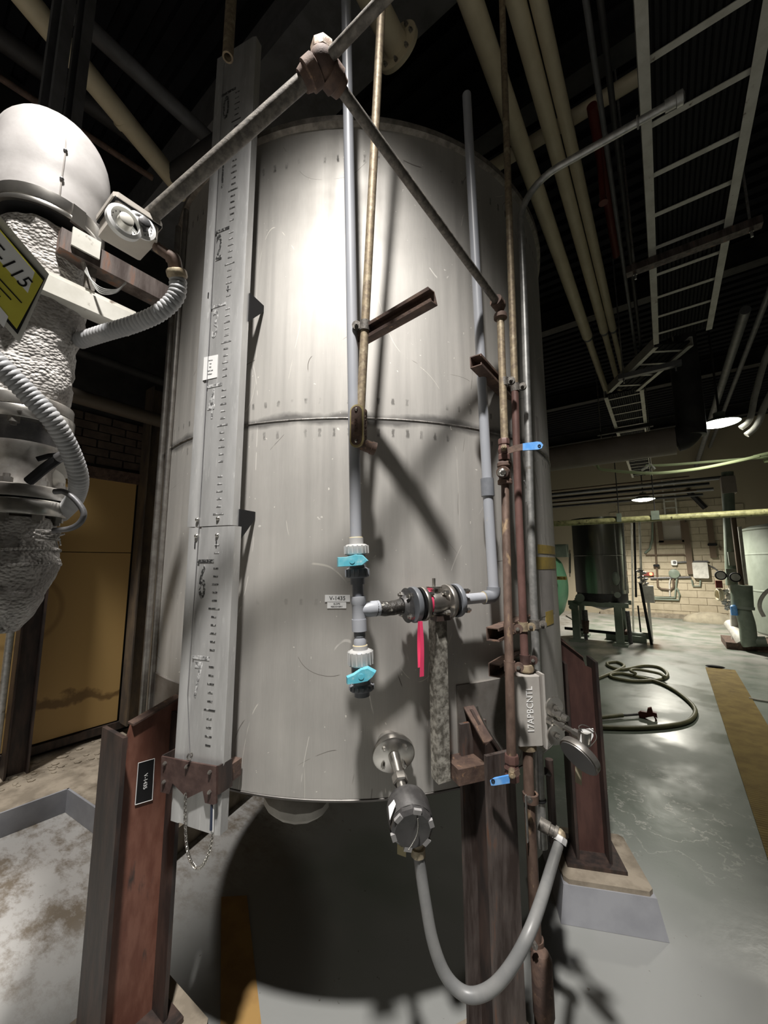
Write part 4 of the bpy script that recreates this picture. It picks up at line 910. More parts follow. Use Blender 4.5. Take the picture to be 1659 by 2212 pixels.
one('flexible_cable', MB().tube(smoothpath(pts, 6), .0148, 18), m_cable, 'thick grey cable looping from the transmitter to the conduit outlet', 'cable')

# ================================================================== LAGGED LINE AT THE LEFT
FV = .93
va0 = PF(108, 500, FV); AX = V((va0.x, va0.y, 0))          # vertical axis of the lagged line
def za(y): return PF(75, y, FV).z
def av(z): return AX+ZZ*z
lag = thing('lagged_pipe', 'cloth-lagged vertical pipe with white jacketed elbow and steel flanges', 'pipe', av(za(1330)))
# jacketed elbow: sweeps from vertical to the left and away
rl = (-R0*.80+FH*.35-ZZ*.25).normalized()
ztp = za(300)
path = smoothpath([av(za(505)), av(za(440)), av(za(395)), av(za(352))+rl*.012, av(za(330))+rl*.055, av(za(345))+rl*.12, av(za(372))+rl*.20, av(za(400))+rl*.32], 6)
n = len(path); rr = []
for i in range(n):
    t = i/(n-1); rr.append(.112+.012*math.sin(min(1, t*2)*math.pi*.9)+.003*mn.noise(path[i]*14))
ej = MB().tube(path, rr, 44, caps=False).build('elbow_jacket', m_jacket, lag, 60); ej['label'] = 'dented white sheet jacket on the elbow'
MB().lathe([(.108, 0), (.117, -.001), (.119, .004), (.117, .012), (.119, .016), (.119, .044), (.114, .046), (.108, .046)], av(za(513)), ZZ, 48).build('jacket_band', m_stain, lag)
MB().box(av(za(500))+(R0*.93-FH*.36)*.118, (.008, .03, .05), (R0*.93-FH*.36, FH*.93+R0*.36, ZZ)).build('band_buckle', m_stain, lag)
# seam of the jacket
MB().tube([p+(R0*.75-FH*.66)*(r_+.0005) for p, r_ in zip(path[:20], rr[:20])], .0018, 6).build('jacket_seam', m_resid, ej)
for i in (5, 12): MB().sph(path[i]+(R0*.75-FH*.66)*(rr[i]+.002), .005, (1, 1, 1), 8).build('jacket_rivet', m_iron, ej)
MB().lathe([(.06, -.004), (.108, 0), (.108, .02), (.06, .02)], av(za(513)), ZZ, 36).build('jacket_end', m_black, lag)
# bumpy cloth wrap
def cloth(z0, z1, rf, name, seedv, nz_=64, na=96, amp=.006):
    vs = []; fs = []
    for i in range(nz_+1):
        t = i/nz_; z = z0+(z1-z0)*t
        for k in range(na):
            a = 2*math.pi*k/na; q = V((math.cos(a)*1.2, math.sin(a)*1.2, z*9+a*.35))
            hel = (z*11+a/(2*math.pi)*1.0) % 1.0
            r = rf(t)+amp*mn.noise(q*2.1+V((seedv, 0, 0)))+amp*.5*mn.noise(q*6)+.005*(hel if hel < .9 else (1-hel)*9)
            vs.append(AX+V((math.cos(a)*r, math.sin(a)*r, z)))
    for i in range(nz_):
        for k in range(na): k2 = (k+1) % na; fs.append((i*na+k, i*na+k2, (i+1)*na+k2, (i+1)*na+k))
    return MB().add(vs, fs).build(name, m_woven, lag, 80)
def woven():
    M = bpy.data.materials.new('woven_lagging'); M.use_nodes = True; nt = M.node_tree; N = nt.nodes; L = nt.links; b = N['Principled BSDF']; b.inputs['Roughness'].default_value = .9
    g = N.new('ShaderNodeNewGeometry'); mp = N.new('ShaderNodeMapping'); mp.inputs['Scale'].default_value = (1, 1, 1.25); L.new(g.outputs['Position'], mp.inputs[0])
    v = N.new('ShaderNodeTexVoronoi'); v.inputs['Scale'].default_value = 118; v.feature = 'F1'; L.new(mp.outputs[0], v.inputs['Vector'])
    nz = N.new('ShaderNodeTexNoise'); nz.inputs['Scale'].default_value = 9; nz.inputs['Detail'].default_value = 7; L.new(mp.outputs[0], nz.inputs['Vector'])
    mx = N.new('ShaderNodeMix'); mx.data_type = 'RGBA'; mx.inputs[6].default_value = (.22, .205, .19, 1); mx.inputs[7].default_value = (.47, .45, .43, 1)
    r = N.new('ShaderNodeMapRange'); r.inputs[1].default_value = .35; r.inputs[2].default_value = .6; L.new(nz.outputs['Fac'], r.inputs[0]); L.new(r.outputs[0], mx.inputs[0]); L.new(mx.outputs[2], b.inputs['Base Color'])
    bp = N.new('ShaderNodeBump'); bp.invert = True; bp.inputs['Strength'].default_value = 1; bp.inputs['Distance'].default_value = .006; L.new(v.outputs['Distance'], bp.inputs['Height']); L.new(bp.outputs[0], b.inputs['Normal'])
    return M
m_woven = woven()
cloth(za(872), za(528), lambda t: .073+.017*min(1, t*1.6)+.004*math.sin(t*14), 'cloth_wrap', 3)
cloth(za(1365), za(1120), lambda t: .03+.062*math.sin(min(1, t*1.5)*1.57)-.02*max(0, (t-.6)/.4), 'lower_cloth_wrap', 9, 40)
# end of the lower lagging: ragged plug fittings in its open side
# flanges and valve body
def fl(y0, y1, r, m, name='flange'):
    z0, z1 = za(y1), za(y0); h = z1-z0
    return MB().lathe([(.03, 0), (r*.985, 0), (r, .003), (r, h-.003), (r*.985, h), (.03, h)], av(z0), ZZ, 56).build(name, m, lag)
fl(875, 897, .092, m_dstain); fl(900, 924, .096, m_stain); MB().cyl(av(za(902)), av(za(895)), .088, n=40).build('gasket', m_black, lag)
fl(1056, 1081, .100, m_dstain); fl(1085, 1116, .101, m_stain); MB().cyl(av(za(1086)), av(za(1080)), .092, n=40).build('gasket', m_black, lag)
MB().lathe([(.07, 0), (.066, .02), (.062, .05), (.068, .08), (.08, .1), (.08, .11), (.05, .11)], av(za(1060)), ZZ, 40).build('valve_body', m_dstain, lag)
MB().cyl(av(za(1062)), av(za(922)), .062, n=36).build('valve_core', m_iron, lag)
for k in range(8):
    t = k*math.pi/4+.35; e_ = V((math.cos(t), math.sin(t), 0))*.082
    bolt(lag, av(za(1056))+e_, ZZ, .012, .014, 'flange_nut'); bolt(lag, av(za(1116))+e_, -ZZ, .012, .012, 'flange_nut'); bolt(lag, av(za(924))+e_, -ZZ, .011, .012, 'flange_nut')
for k in range(5):
    t = rad(-54-60+k*32); bolt(lag, av((za(900)+za(924))/2)+V((math.cos(t), math.sin(t), 0))*.0955, V((math.cos(t), math.sin(t), 0)), .0045, .003, 'flange_screw', m_stain)
# black operating lever
toc0 = (R0*.8-FH*.6).normalized()
MB().tube([P(62, 1040, .86), P(98, 1010, .86), P(133, 985, .87)], .0105, 8).build('lever', m_black, lag); MB().tube([P(80, 992, .87), P(105, 985, .88), P(132, 982, .88)], .006, 8).build('lever_link', m_black, lag); MB().cyl(P(125, 990, .86), P(138, 982, .86), .011, n=10).build('lever_tip', m_iron, lag)
# lagged branch behind the valve
bl = thing('lagged_branch', 'pale lagged pipe stub behind the black valve lever', 'pipe', P(115, 1050, 1.12))
MB().tube([P(100, 950, 1.1), P(112, 985, 1.12), P(118, 1030, 1.14)], [.045, .04, .036], 18).build('lagging', m_wlag, bl); MB().sph(P(105, 1040, 1.0), .035, (1, 1, 1), 14).build('lagging_end', m_wlag, bl)
# frayed yarn at the lower wrap
mb = MB(); fr = P(112, 1156, .86)
for i in range(16): mb.tube([fr-R0*.03+V((random.uniform(-.01, .01), random.uniform(-.01, .01), random.uniform(-.012, .012))), fr+R0*random.uniform(0, .02)+ZZ*random.uniform(-.015, .012), fr+R0*random.uniform(.01, .03)+ZZ*random.uniform(-.03, .016)], .002, 5)
mb.build('frayed_yarn', m_woven, lag)
for y, dx in ((1196, .002), (1228, .004)):   # rope ties
    mb = MB(); u, w_ = V((1, 0, 0)), V((0, 1, 0))
    r_ = .091 if y < 1200 else .095
    for k in range(80):
        t = 2*math.pi*k/80; mb.sph(av(za(y)+.012*math.sin(t+1))+V((math.cos(t), math.sin(t), 0))*r_, .0052, (1, 1, .8), 6)
    mb.build('rope_tie', m_woven, lag)
# flexible conduits
def flexi(pts, r, label, m=m_flex, rib=.0105):
    p = smoothpath(pts, 12); out = []; rr = []
    # resample evenly, ribbed radius
    L_ = [0]
    for a, b in zip(p, p[1:]): L_.append(L_[-1]+(b-a).length)
    nn = int(L_[-1]/(rib/3)); j = 0
    for i in range(nn+1):
        s = L_[-1]*i/nn
        while j < len(L_)-2 and L_[j+1] < s: j += 1
        t = (s-L_[j])/max(1e-6, L_[j+1]-L_[j]); out.append(sub(p[j], p[j+1], t)); rr.append(r*(1.0 if i % 3 else .90))
    return one('flexible_conduit', MB().tube(out, rr, 16), m, label, 'conduit')
flexi([P(385, 602, .97), P(380, 640, .97), P(345, 675, .97), P(290, 700, .98), P(230, 718, 1.0), P(170, 737, 1.03)], .0205, 'ribbed grey flexible conduit from the dial box to the lagged pipe')
flexi([P(-60, 735, .72), P(0, 790, .74), P(60, 850, .77), P(115, 910, .80), P(152, 975, .84), P(170, 1035, .88), P(160, 1080, .94), P(132, 1112, 1.0)], .0195, 'ribbed grey flexible conduit curving past the steel flanges', rib=.009)
one('thin_cable', MB().tube(smoothpath([P(118, 1062, .84), P(140, 1063, .84), P(165, 1082, .84), P(181, 1108, .84), P(172, 1130, .84), P(150, 1142, .84), P(116, 1146, .84)], 6), .0062, 10), m_iron, 'thin black cable looping out beside the lower flange', 'cable')
# two horizontal strut arms
sa = P(188, 540, 1.02); sb_ = PX(310, 590, sa.x)
o = thing('channel_bracket', 'grimy steel channel arm carrying the dial thermostat box', 'bracket', sb_-ZZ*.03)
MB().box(V((sa.x, (sa.y+sb_.y)/2, sa.z-.02)), (.05, abs(sb_.y-sa.y)+.12, .055)).build('channel', m_browng, o); MB().box(V((sa.x+.03, sa.y-.01, sa.z-.005)), (.006, .06, .05)).build('label_plate', m_tray, o)
sc_ = P(168, 640, 1.0); sd = PX(262, 682, sc_.x)
o = one('strut_channel', MB().box(V((sc_.x, (sc_.y+sd.y)/2-.06, sc_.z-.015)), (.05, abs(sd.y-sc_.y)+.18, .045)).box(V((sc_.x, (sc_.y+sd.y)/2-.06, sc_.z+.015)), (.03, abs(sd.y-sc_.y)+.18, .016)), m_tray, 'pale strut arm below the dial thermostat box', 'strut')
one('hanger_flat', MB().box((P(180, 610, 1.02)+P(210, 580, 1.02))/2, (.02, .02, .09)), m_galvold, 'short flat bar joining the two steel arms beside the lagged pipe', 'bar')
mb = MB()
for i in range(4): mb.tube(smoothpath([P(175+i*2, 560, 1.0), P(185+i*3, 590+i*3, 1.0), P(215, 620+i*4, 1.0), P(250, 626+i*2, 1.0), P(272, 612-i, 1.0)], 6), .0016, 6)
one('wire_bundle', mb, m_galv, 'loop of thin pale wires hanging below the dial thermostat box', 'wire')
# dial thermostat box
Cc = P(341, 527, .93); Dd = PX(247, 473, Cc.x); Bb = PY(302, 559, Cc.y); zl = PX(345, 490, Cc.x).z
x1, x0 = Cc.x, Bb.x; y0, y1 = min(Cc.y, Dd.y), max(Cc.y, Dd.y); zb2 = (Cc.z+Bb.z)/2
tb_ = thing('dial_thermostat_box', 'beige control box with two white dials on a steel arm', 'control box', ((x0+x1)/2, (y0+y1)/2, zb2))
MB().bbox(((x0+x1)/2, (y0+y1)/2, (zb2+zl)/2), (x1-x0, y1-y0, zl-zb2), AXW, .004).build('housing', m_beige, tb_)
MB().bbox(((x0+x1)/2, (y0+y1)/2, zl+.006), (x1-x0+.014, y1-y0+.014, .012), AXW, .008).build('lid', m_beige, tb_)
MB().box(((x0+x1)/2, (y0+y1)/2, zl-.001), (x1-x0+.008, y1-y0+.008, .004)).build('lid_gasket', m_black, tb_)
for px_, py_, rr_ in ((266, 484, .036), (305, 489, .031)):
    c = PX(px_, py_, x1+.001); ax_ = V((1, 0, 0))
    MB().lathe([(0, 0), (rr_, 0), (rr_, .004 if rr_ < .033 else .012), (rr_*.8, .005 if rr_ < .033 else .015), (rr_*.78, .003), (0, .003)], c, ax_, 40).build('dial', m_white, tb_)
    MB().lathe([(0, 0), (rr_*.42, 0), (rr_*.40, .018), (rr_*.3, .02), (0, .02)], c+ax_*.003, ax_, 24).build('knob', m_tray if rr_ > .033 else m_iron, tb_)
    mb = MB()
    for k in range(16): t = 2*math.pi*k/16; mb.box(c+ax_*.0045+V((0, math.cos(t), math.sin(t)))*rr_*.66, (.0006, .0016, .003))
    o = mb.build('dial_marks', m_black, tb_); o['kind'] = 'stuff'
e0 = P(336, 532, .945); e1 = P(375, 560, .955); e2 = P(384, 600, .968)
nf_ = thing('conduit_elbow', 'rusty conduit nipple and elbow leaving the dial thermostat box', 'conduit fitting', e2)
MB().cyl(e0, e1, .0125, n=14).build('nipple', m_rustpipe, nf_); MB().tube(smoothpath([sub(e0, e1, .75), e1, sub(e1, e2, .5), e2], 5), .0165, 14).build('elbow', m_rustpipe, nf_)
MB().lathe([(0, 0), (.022, 0), (.024, .004), (.024, .016), (.021, .02), (0, .02)], sub(e1, e2, .55), e2-e1, 10).build('gland_nut', m_tanpipe, nf_)
# instrument sign at the frame edge
so = P(5, 600, .74); nvw = (CAM-so).normalized()
e1_ = (P(105, 590, .74)-P(0, 462, .74)); e1_ = (e1_-nvw*e1_.dot(nvw)).normalized(); e2_ = nvw.cross(e1_).normalized(); e2_ = e2_ if e2_.z > 0 else -e2_
on = lambda x, y, k=0.0: PN(x, y, so+nvw*k, nvw)
sg = thing('instrument_plate', 'white-framed instrument box with yellow label reading T-115', 'sign', so-ZZ*.1)
fr_ = [on(-115, 330), on(106, 592), on(42, 742), on(-180, 480)]
MB().prism(fr_, -nvw*.05).build('box', m_tray, sg)
c_ = sum(fr_, V())/4
MB().prism([on(x, y, .0012) for x, y in ((-118, 360), (97, 602), (38, 722), (-172, 478))], nvw*.002).build('gasket', m_black, sg)
yq = [on(-110, 365, .004), on(93, 606, .004), on(36, 711, .004), on(-160, 470, .004)]
MB().prism(yq, nvw*.001).build('label', m_ylabel, sg)
wq = [on(-90, 402, .0055), on(88, 611, .0055), on(62, 647, .0055), on(-118, 438, .0055)]
# white strip carrying the number
wq = [on(-75, 412, .0055), on(75, 588, .0055), on(60, 633, .0055), on(-95, 455, .0055)]
MB().prism(wq, nvw*.0006).build('number_strip', m_white, sg)
tdir = (wq[1]-wq[0]).normalized(); tup = nvw.cross(tdir)
tc_ = on(18, 566, .0065)
text('PT-115', 'plate_lettering', m_black, sg, on(10, 562, .0065), tdir, tup, .024, .95)
for i in range(7):
    base = on(52-i*11, 660-i*2+i*8, .0055)
    MB().box(base-tdir*(.05+.006*(i % 3)), (.09-.01*(i % 4), .0022, .0006), (tdir, tup, nvw)).build('text_line', m_black, sg)
sm = [on(-22, 636, .0056), on(18, 684, .0056), on(8, 708, .0056), on(-34, 660, .0056)]
MB().prism(sm, nvw*.0006).build('small_sticker', m_white, sg)

# ================================================================== OVERHEAD
def along_y(x, z, ya, yb, r, m, name, label, cat='pipe', n=20): return one(name, MB().cyl((x, ya, z), (x, yb, z), r, n=n), m, label, cat)
# three cream pipes with reduced far lengths
for x, ye, lab in ((-.525, 4.75, 'cream overhead pipe nearest the tank, set apart from the other two'), (-.355, 4.74, 'middle cream overhead pipe of the three'), (-.27, 4.76, 'cream overhead pipe nearest the cable tray')):
    t = thing('cream_pipe', lab, 'pipe', (x, 2.5, 4.2)); r = .052 if x < -.5 else (.043 if x < -.3 else .036)
    MB().tube([(x, .72, ZCEIL), (x, .72, 4.2+3*r)]+[(x, .72+3*r*(1-math.cos(k*math.pi/16)), 4.2+3*r*(1-math.sin(k*math.pi/16))) for k in range(1, 9)]+[(x, ye, 4.2)], r, 24).build('pipe', m_cream, t); MB().cyl((x, ye-.01, 4.2), (x, ye+.05, 4.2), r*.9, n=24).build('collar', m_greyp, t)
    MB().cyl((x, ye+.04, 4.2), (x, 7.4, 4.2), r*.72, n=20).build('far_length', m_cream, t)
xp = PZ(1065, 361, 4.55); xq = PZ(1360, 183, 4.55)
one('cream_pipe', MB().cyl((xp.x-.3, xp.y, 4.55), (xp.x+1.35, xp.y, 4.55), .045, n=20), m_cream, 'cream crosswise pipe passing above the three overhead pipes', 'pipe')
# cable ladder
ZT = 3.65
def ladder(p, q, wv, nr, label, rail_h=.09, group=None, skip=()):
    p, q, wv = V(p), V(q), V(wv); d = (q-p).normalized(); L_ = (q-p).length; s = wv.normalized(); up = d.cross(s); up = up if up.z > 0 or abs(up.z) < .1 else -up
    t = thing('cable_ladder', label, 'cable tray', p)
    for k, c in enumerate((p, p+wv)):
        o = (p+q)/2+(c-p)
        sg = 1 if k == 0 else -1
        MB().box(o+up*(rail_h/2), (.006, L_, rail_h), (s, d, up)).build('side_rail', m_tray, t)
        MB().box(o+s*(sg*.018), (.042, L_, .005), (s, d, up)).build('rail_flange', m_tray, t)
        MB().box(o+s*(sg*.012)+up*rail_h, (.028, L_, .004), (s, d, up)).build('rail_flange', m_tray, t)
    for i in range(nr):
        c = p+d*(L_*(i+.5)/nr)+wv/2+up*.022
        MB().box(c, (wv.length, .03, .004), (s, d, up)).box(c+d*.013+up*.009, (wv.length, .004, .018), (s, d, up)).build('rung', m_tray, t)
    mb = MB()
    for k in range(15):
        o = p+wv*(.1+.8*k/14)+up*.035
        mb.tube([o+up*(.012*mn.noise(V((k, i, 0)))+.004*(k % 3))+d*(L_*i/8)+s*(.015*mn.noise(V((k*3, i, 5)))) for i in range(9)], .0135, 6)
    o = mb.build('cable_run', m_black, t); o['kind'] = 'stuff'
    return t
WX = V((.42, 0, 0)); xr_ = .075
ladder((xr_, -1.4, ZT), (xr_, 4.27, ZT), WX, 19, 'pale cable ladder run passing overhead beside the cream pipes')
pj = V((xr_, 4.33, ZT)); qj = V((-.40, 5.2, ZT))
ladder(pj, qj, V((.42*.72, .42*.42, 0))*1.0, 4, 'angled jog section of the cable ladder beyond the first straight run')
ladder((-.46, 5.36, ZT), (-.50, 11.0, ZT), V((.41, 0, 0)), 18, 'far straight cable ladder run above the beige duct')
def vladder():
    p = V((.10, YF-.12, 2.9)); t = thing('cable_ladder', 'short vertical cable ladder dropping down the far wall', 'cable tray', p)
    for x in (0, .28): MB().box((p.x+x, p.y, 3.5), (.04, .05, 1.2)).build('side_rail', m_tray, t)
    for i in range(6): MB().box((p.x+.14, p.y, 3.0+i*.2), (.28, .02, .03)).build('rung', m_tray, t)
vladder()
# trapeze struts under the tray and hanger rods
def trap(x0, y0, x1, y1, z, label, m=m_dark):
    a = PZ(x0, y0, z); t = thing('trapeze_hanger', label, 'hanger', (a.x, a.y, z-.04)); b = PZ(x1, y1, z)
    MB().box(((a.x+b.x)/2, a.y, z-.025), (b.x-a.x, .06, .05)).build('cross_strut', m, t)
    for x in (a.x+.05, b.x-.05): MB().cyl((x, a.y, z-.1), (x, a.y, ZCEIL-.1), .007, n=8).build('hanger_rod', m_galv, t); bolt(t, (x, a.y, z-.055), -ZZ, .012, .012)
trap(1352, 582, 1645, 470, ZT-.01, 'dark trapeze strut under the first cable ladder run', m_browng); trap(1335, 812, 1470, 802, ZT-.01, 'pale trapeze strut under the angled ladder section', m_greyp); trap(1290, 935, 1410, 908, ZT-.01, 'dark trapeze strut under the far ladder run')
along_y(-.03, 3.80, .85, 5.0, .013, m_dark, 'ceiling_conduit', 'thin dark conduit running alongside the cable ladder', 'conduit', 12)
along_y(-.08, 3.9, .85, 5.0, .013, m_greyp, 'ceiling_conduit', 'thin grey conduit beside the dark one by the cable ladder', 'conduit', 12)
# red sprinkler drop
rp = PZ(1298, 400, 4.1); o = thing('sprinkler_pipe', 'dark red sprinkler pipe near the cream overhead pipes', 'pipe', (rp.x, rp.y, 4.1))
MB().cyl((rp.x, rp.y+.5, 4.5), (rp.x, rp.y+.5, ZCEIL), .01, n=8).build('hanger_rod', m_dark, o); MB().cyl((rp.x, rp.y-.2, 4.5), (rp.x, rp.y+1.3, 4.5), .03, n=14).build('main', m_red, o); MB().cyl((rp.x, rp.y+.1, 4.1), (rp.x, rp.y+.1, 4.5), .02, n=12).build('drop', m_red, o); MB().cyl((rp.x, rp.y+.1, 4.05), (rp.x, rp.y+.1, 4.12), .03, .012, 12).build('head', m_red, o)
# flanged stub over the tank
o = thing('flanged_stub', 'cream pipe stub ending in an open bolted flange above the tank', 'pipe', (-.9, .9, 4.2))
MB().tube([(-.90, .6, ZCEIL), (-.90, .6, 4.42)]+[(-.90, .6+.2*(1-math.cos(k*math.pi/16)), 4.22+.2*(1-math.sin(k*math.pi/16))) for k in range(1, 9)]+[(-.90, 1.36, 4.22)], .06, 24).build('pipe', m_cream, o); MB().lathe([(.06, 0), (.115, 0), (.115, .022), (.07, .024), (.07, .03), (.055, .03), (.055, 0)], (-.90, 1.36, 4.22), (0, 1, 0), 40).build('flange', m_cream, o)
for k in range(8): t = k*math.pi/4; bolt(o, V((-.90+.09*math.cos(t), 1.36, 4.22+.09*math.sin(t))), (0, -1, 0), .01, .012, 'flange_bolt')
one('roof_duct', MB().bbox((-1.5, 1.45, 4.95), (5.0, .5, .35), AXW, .02), m_greyp, 'large grey duct crossing high above the tank', 'duct')
# pipe stub above the gauge board
gq = PF(492, 124, 1.17); o = thing('vent_stub', 'open-ended vertical pipe stub above the top of the gauge board', 'pipe', gq)
MB().lathe([(.013, 0), (.019, 0), (.019, 1.2), (.013, 1.2), (.013, 0)], gq, ZZ, 20).build('pipe', m_tanpipe, o); MB().cyl(gq+ZZ*.03, gq+ZZ*.04, .0135).build('bore', m_black, o)
# left ceiling pipes and hangers
one('cream_pipe', MB().cyl(PZ(-40, -120, 4.0), PZ(400, 420, 4.0), .052, n=22).cyl(PZ(262, 253, 4.0), PZ(272, 265, 4.0), .055, n=22), m_cream, 'cream pipe slanting overhead above the white jacketed elbow', 'pipe')
one('grey_pipe', MB().cyl(PZ(160, 30, 4.3), PZ(460, 308, 4.3), .042, n=18), m_greyp, 'dark grey overhead pipe between the left cream pipe and the gauge board', 'pipe')
one('grey_pipe', MB().cyl(PZ(-30, 60, 4.6), PZ(300, 300, 4.6), .06, n=18), m_dark, 'wide dark pipe high in the left roof corner', 'pipe')
one('thin_pipe', MB().cyl(PZ(0, 168, 3.9), PZ(330, 385, 3.9), .016, n=10), m_rust, 'thin rusty pipe crossing behind the hanger channels', 'pipe')
one('grey_pipe', MB().cyl(PZ(372, 378, 4.0), PZ(500, 290, 4.0), .05, n=16), m_dark, 'dark crosswise pipe meeting the left cream pipe', 'pipe')
for xt, xb, lab in ((137, 100, 'left of two galvanised hanger channels behind the white elbow'), (176, 152, 'right of two galvanised hanger channels behind the white elbow')):
    b = PF(xb, 300, 1.28 if xb < 120 else 1.38); strut('hanger_channel', V((b.x, b.y, b.z-.25)), V((b.x, b.y, ZCEIL-.05)), -FH, m_greyp, lab, .05 if xb < 120 else .044)
one('wall_pipe', MB().cyl((XL+.35, -1.5, 2.98), (XL+.35, 2.6, 2.90), .06, n=16), mat('dim_brown_pipe', (.10, .08, .06), .6), 'brown pipe running along the wall behind the lagged line', 'pipe')
one('wall_pipe', MB().cyl((XL+.25, -1.5, 3.35), (XL+.25, 2.6, 3.35), .04, n=14), m_dark, 'dark pipe high along the wall behind the lagged line', 'pipe')
# beige duct with dark elbow and riser
yd = 5.0; z_ = PY(1300, 976, yd).z; xa = PY(1190, 990, yd).x; xb = PY(1460, 957, yd).x
du = thing('round_duct', 'pinkish beige round duct crossing behind the tank with dark elbow', 'duct', (xb, yd, z_))
MB().cyl((xa-1.2, yd, z_), (xb, yd, z_), .145, n=32).build('duct_length', m_duct, du)
MB().tube(smoothpath([(xb, yd, z_), (xb+.06, yd, z_+.02), (xb+.12, yd, z_+.10), (xb+.14, yd, z_+.25), (xb+.14, yd, ZCEIL-.05)], 6), .125, 24).build('elbow_riser', m_dark, du)
# yellow pipe
yy = 6.9; p0 = PY(1196, 1131, yy); p1 = PY(1700, 1105, yy)
yp = thing('yellow_pipe', 'long yellow-green pipe crossing the aisle at head height', 'pipe', p0)
MB().cyl(p0-V((1.0, 0, 0)), p1+V((1.2, 0, 0)), .046, n=20).build('pipe', m_ypipe, yp)
for px in (1338, 1416):
    c = PY(px, 1123 if px < 1400 else 1118, yy); MB().box(c+ZZ*.03, (.10 if px > 1400 else .06, .12, .13)).build('hanger_clip', m_ggrey, yp); MB().cyl(c, c+ZZ*1.5, .008, n=6).build('hanger_rod', m_dark, yp)
# pale hoses strung across
def cat(pts, Y, r, m, label): return one('strung_hose', MB().tube(smoothpath(([V((XL, Y, PY(*pts[0], Y).z+.15))] if pts[0][0] < 1300 else [])+[PY(x, y, Y) for x, y in pts]+([V((XR, Y, PY(*pts[-1], Y).z+.6))] if pts[-1][0] > 1600 else []), 8), r, 8), m, label, 'hose')
cat([(1230, 1003), (1300, 1014), (1360, 1020), (1420, 1022), (1500, 1014), (1570, 1001), (1640, 985), (1720, 965)], 6.5, .022, m_ghose, 'pale green hose sagging across the aisle below the lamp')
cat([(1395, 1006), (1450, 1004), (1540, 997), (1660, 987), (1740, 980)], 6.6, .018, m_ghose, 'straight pale green line just above the sagging hose')
cat([(1385, 1016), (1395, 1010), (1405, 1004), (1414, 1014)], 6.6, .02, m_tray, 'short pale fitting at the end of the straight green line')
# aisle lamps
def aisle_lamp(x, y, Y, w_, power, label):
    c = PY(x, y, Y); t = thing('aisle_lamp', label, 'lamp', c, None)
    MB().lathe([(0, -.10*w_), (.35*w_, -.06*w_), (.62*w_, .02*w_), (.66*w_, .05*w_), (.6*w_, .06*w_), (0, .06*w_)], c+ZZ*.02, ZZ, 28).build('diffuser', m_lampw, t)
    MB().lathe([(.68*w_, .04*w_), (.7*w_, .07*w_), (.4*w_, .22*w_), (.2*w_, .3*w_), (.2*w_, .5*w_), (0, .5*w_)], c+ZZ*.02, ZZ, 28).build('housing', m_ggrey, t)
    MB().cyl(c+ZZ*.45*w_, V((c.x, c.y, ZCEIL)), .012, n=8).build('stem', m_dark, t)
    light('aisle_lamp_light', 'SPOT', c-ZZ*(.12*w_+.05), power, (1, .96, .84), .12, c-ZZ*3, rad(150), .5)
    return c
aisle_lamp(1556, 920, 5.9, .28, 90, 'lit aisle lamp above the sagging green hose')
aisle_lamp(1390, 1082, 11.3, .36, 800, 'lit aisle lamp over the far stainless vessel')
# bent conduits at the right and vertical dark flue
one('bent_conduit', MB().tube(smoothpath([PY(x, y, 6.0) for x, y in ((1700, 690), (1659, 760), (1632, 850), (1624, 890), (1616, 912), (1600, 925))], 6), .032, 10), m_tray, 'pale bent conduit right of the lit aisle lamp', 'conduit')
one('bent_conduit', MB().tube(smoothpath([PY(x, y, 6.0) for x, y in ((1720, 720), (1690, 800), (1650, 880), (1642, 905), (1630, 925), (1612, 940))], 6), .034, 10), m_tray, 'second pale bent conduit right of the lit aisle lamp', 'conduit')
for i, (ya, yb, z, lab) in enumerate(((5.6, YF, 4.4, 'grey pipe run high along the right of the aisle'), (2.0, YF, 4.9, 'thin grey pipe just under the roof deck at the right'))): along_y(.95+.35*i, z, ya, yb, .05-.015*i, m_greyp, 'grey_pipe', lab)
for i in range(7):
    z = 3.0+.14*(i % 4)+.05*i; y = 9.6+.55*i
    one('rack_pipe', MB().cyl((XL, y, z), (.6+.25*(i % 3), y, z), .022+.01*(i % 3), n=10), (m_bconduit, m_dark, m_greyp)[i % 3], ['thin brown pipe in the rack over the far vessel', 'dark pipe in the rack over the far vessel', 'grey pipe in the rack over the far vessel', 'upper brown pipe in the rack near the far wall', 'upper dark pipe in the rack near the far wall', 'upper grey pipe in the rack near the far wall', 'topmost brown pipe in the rack at the far wall'][i], 'pipe')

# ================================================================== FAR END OF THE HALL
floorz = lambda x, y: PZ(x, y, 0)
# far stainless vessel on a sage stand
fy = 9.35; fx = (PY(1238, 1200, fy).x+PY(1354, 1200, fy).x)/2; fr = (PY(1354, 1200, fy).x-PY(1238, 1200, fy).x)/2*.97
fz0, fz1 = PY(1300, 1283, fy-fr).z, PY(1300, 1119, fy-fr).z
m_far = mat('polished_vessel', (.40, .40, .37), .22, .9, (.33, .33, .30), 3, (6, 6, .3))
vt = thing('process_vessel', 'polished stainless vessel on a sage green stand beyond the main tank', 'tank', (fx, fy, 0))
MB().lathe([(0, fz1+.06), (fr*.6, fz1+.05), (fr, fz1)], (fx, fy, 0), ZZ, 48).build('lid', m_dark, vt)
MB().lathe([(fr-.01, fz0), (fr, fz0), (fr, (fz0+fz1)/2), (fr+.006, (fz0+fz1)/2+.005), (fr+.006, (fz0+fz1)/2+.02), (fr, (fz0+fz1)/2+.025), (fr, fz1), (fr+.02, fz1+.005), (fr+.02, fz1+.03), (fr-.01, fz1+.03)], (fx, fy, 0), ZZ, 64).build('shell', m_far, vt)
MB().lathe([(fr*.96, fz0+.01), (fr*.96, fz0-.14), (fr*.8, fz0-.24), (0, fz0-.36)], (fx, fy, 0), ZZ, 48).build('bottom_head', m_dark, vt)
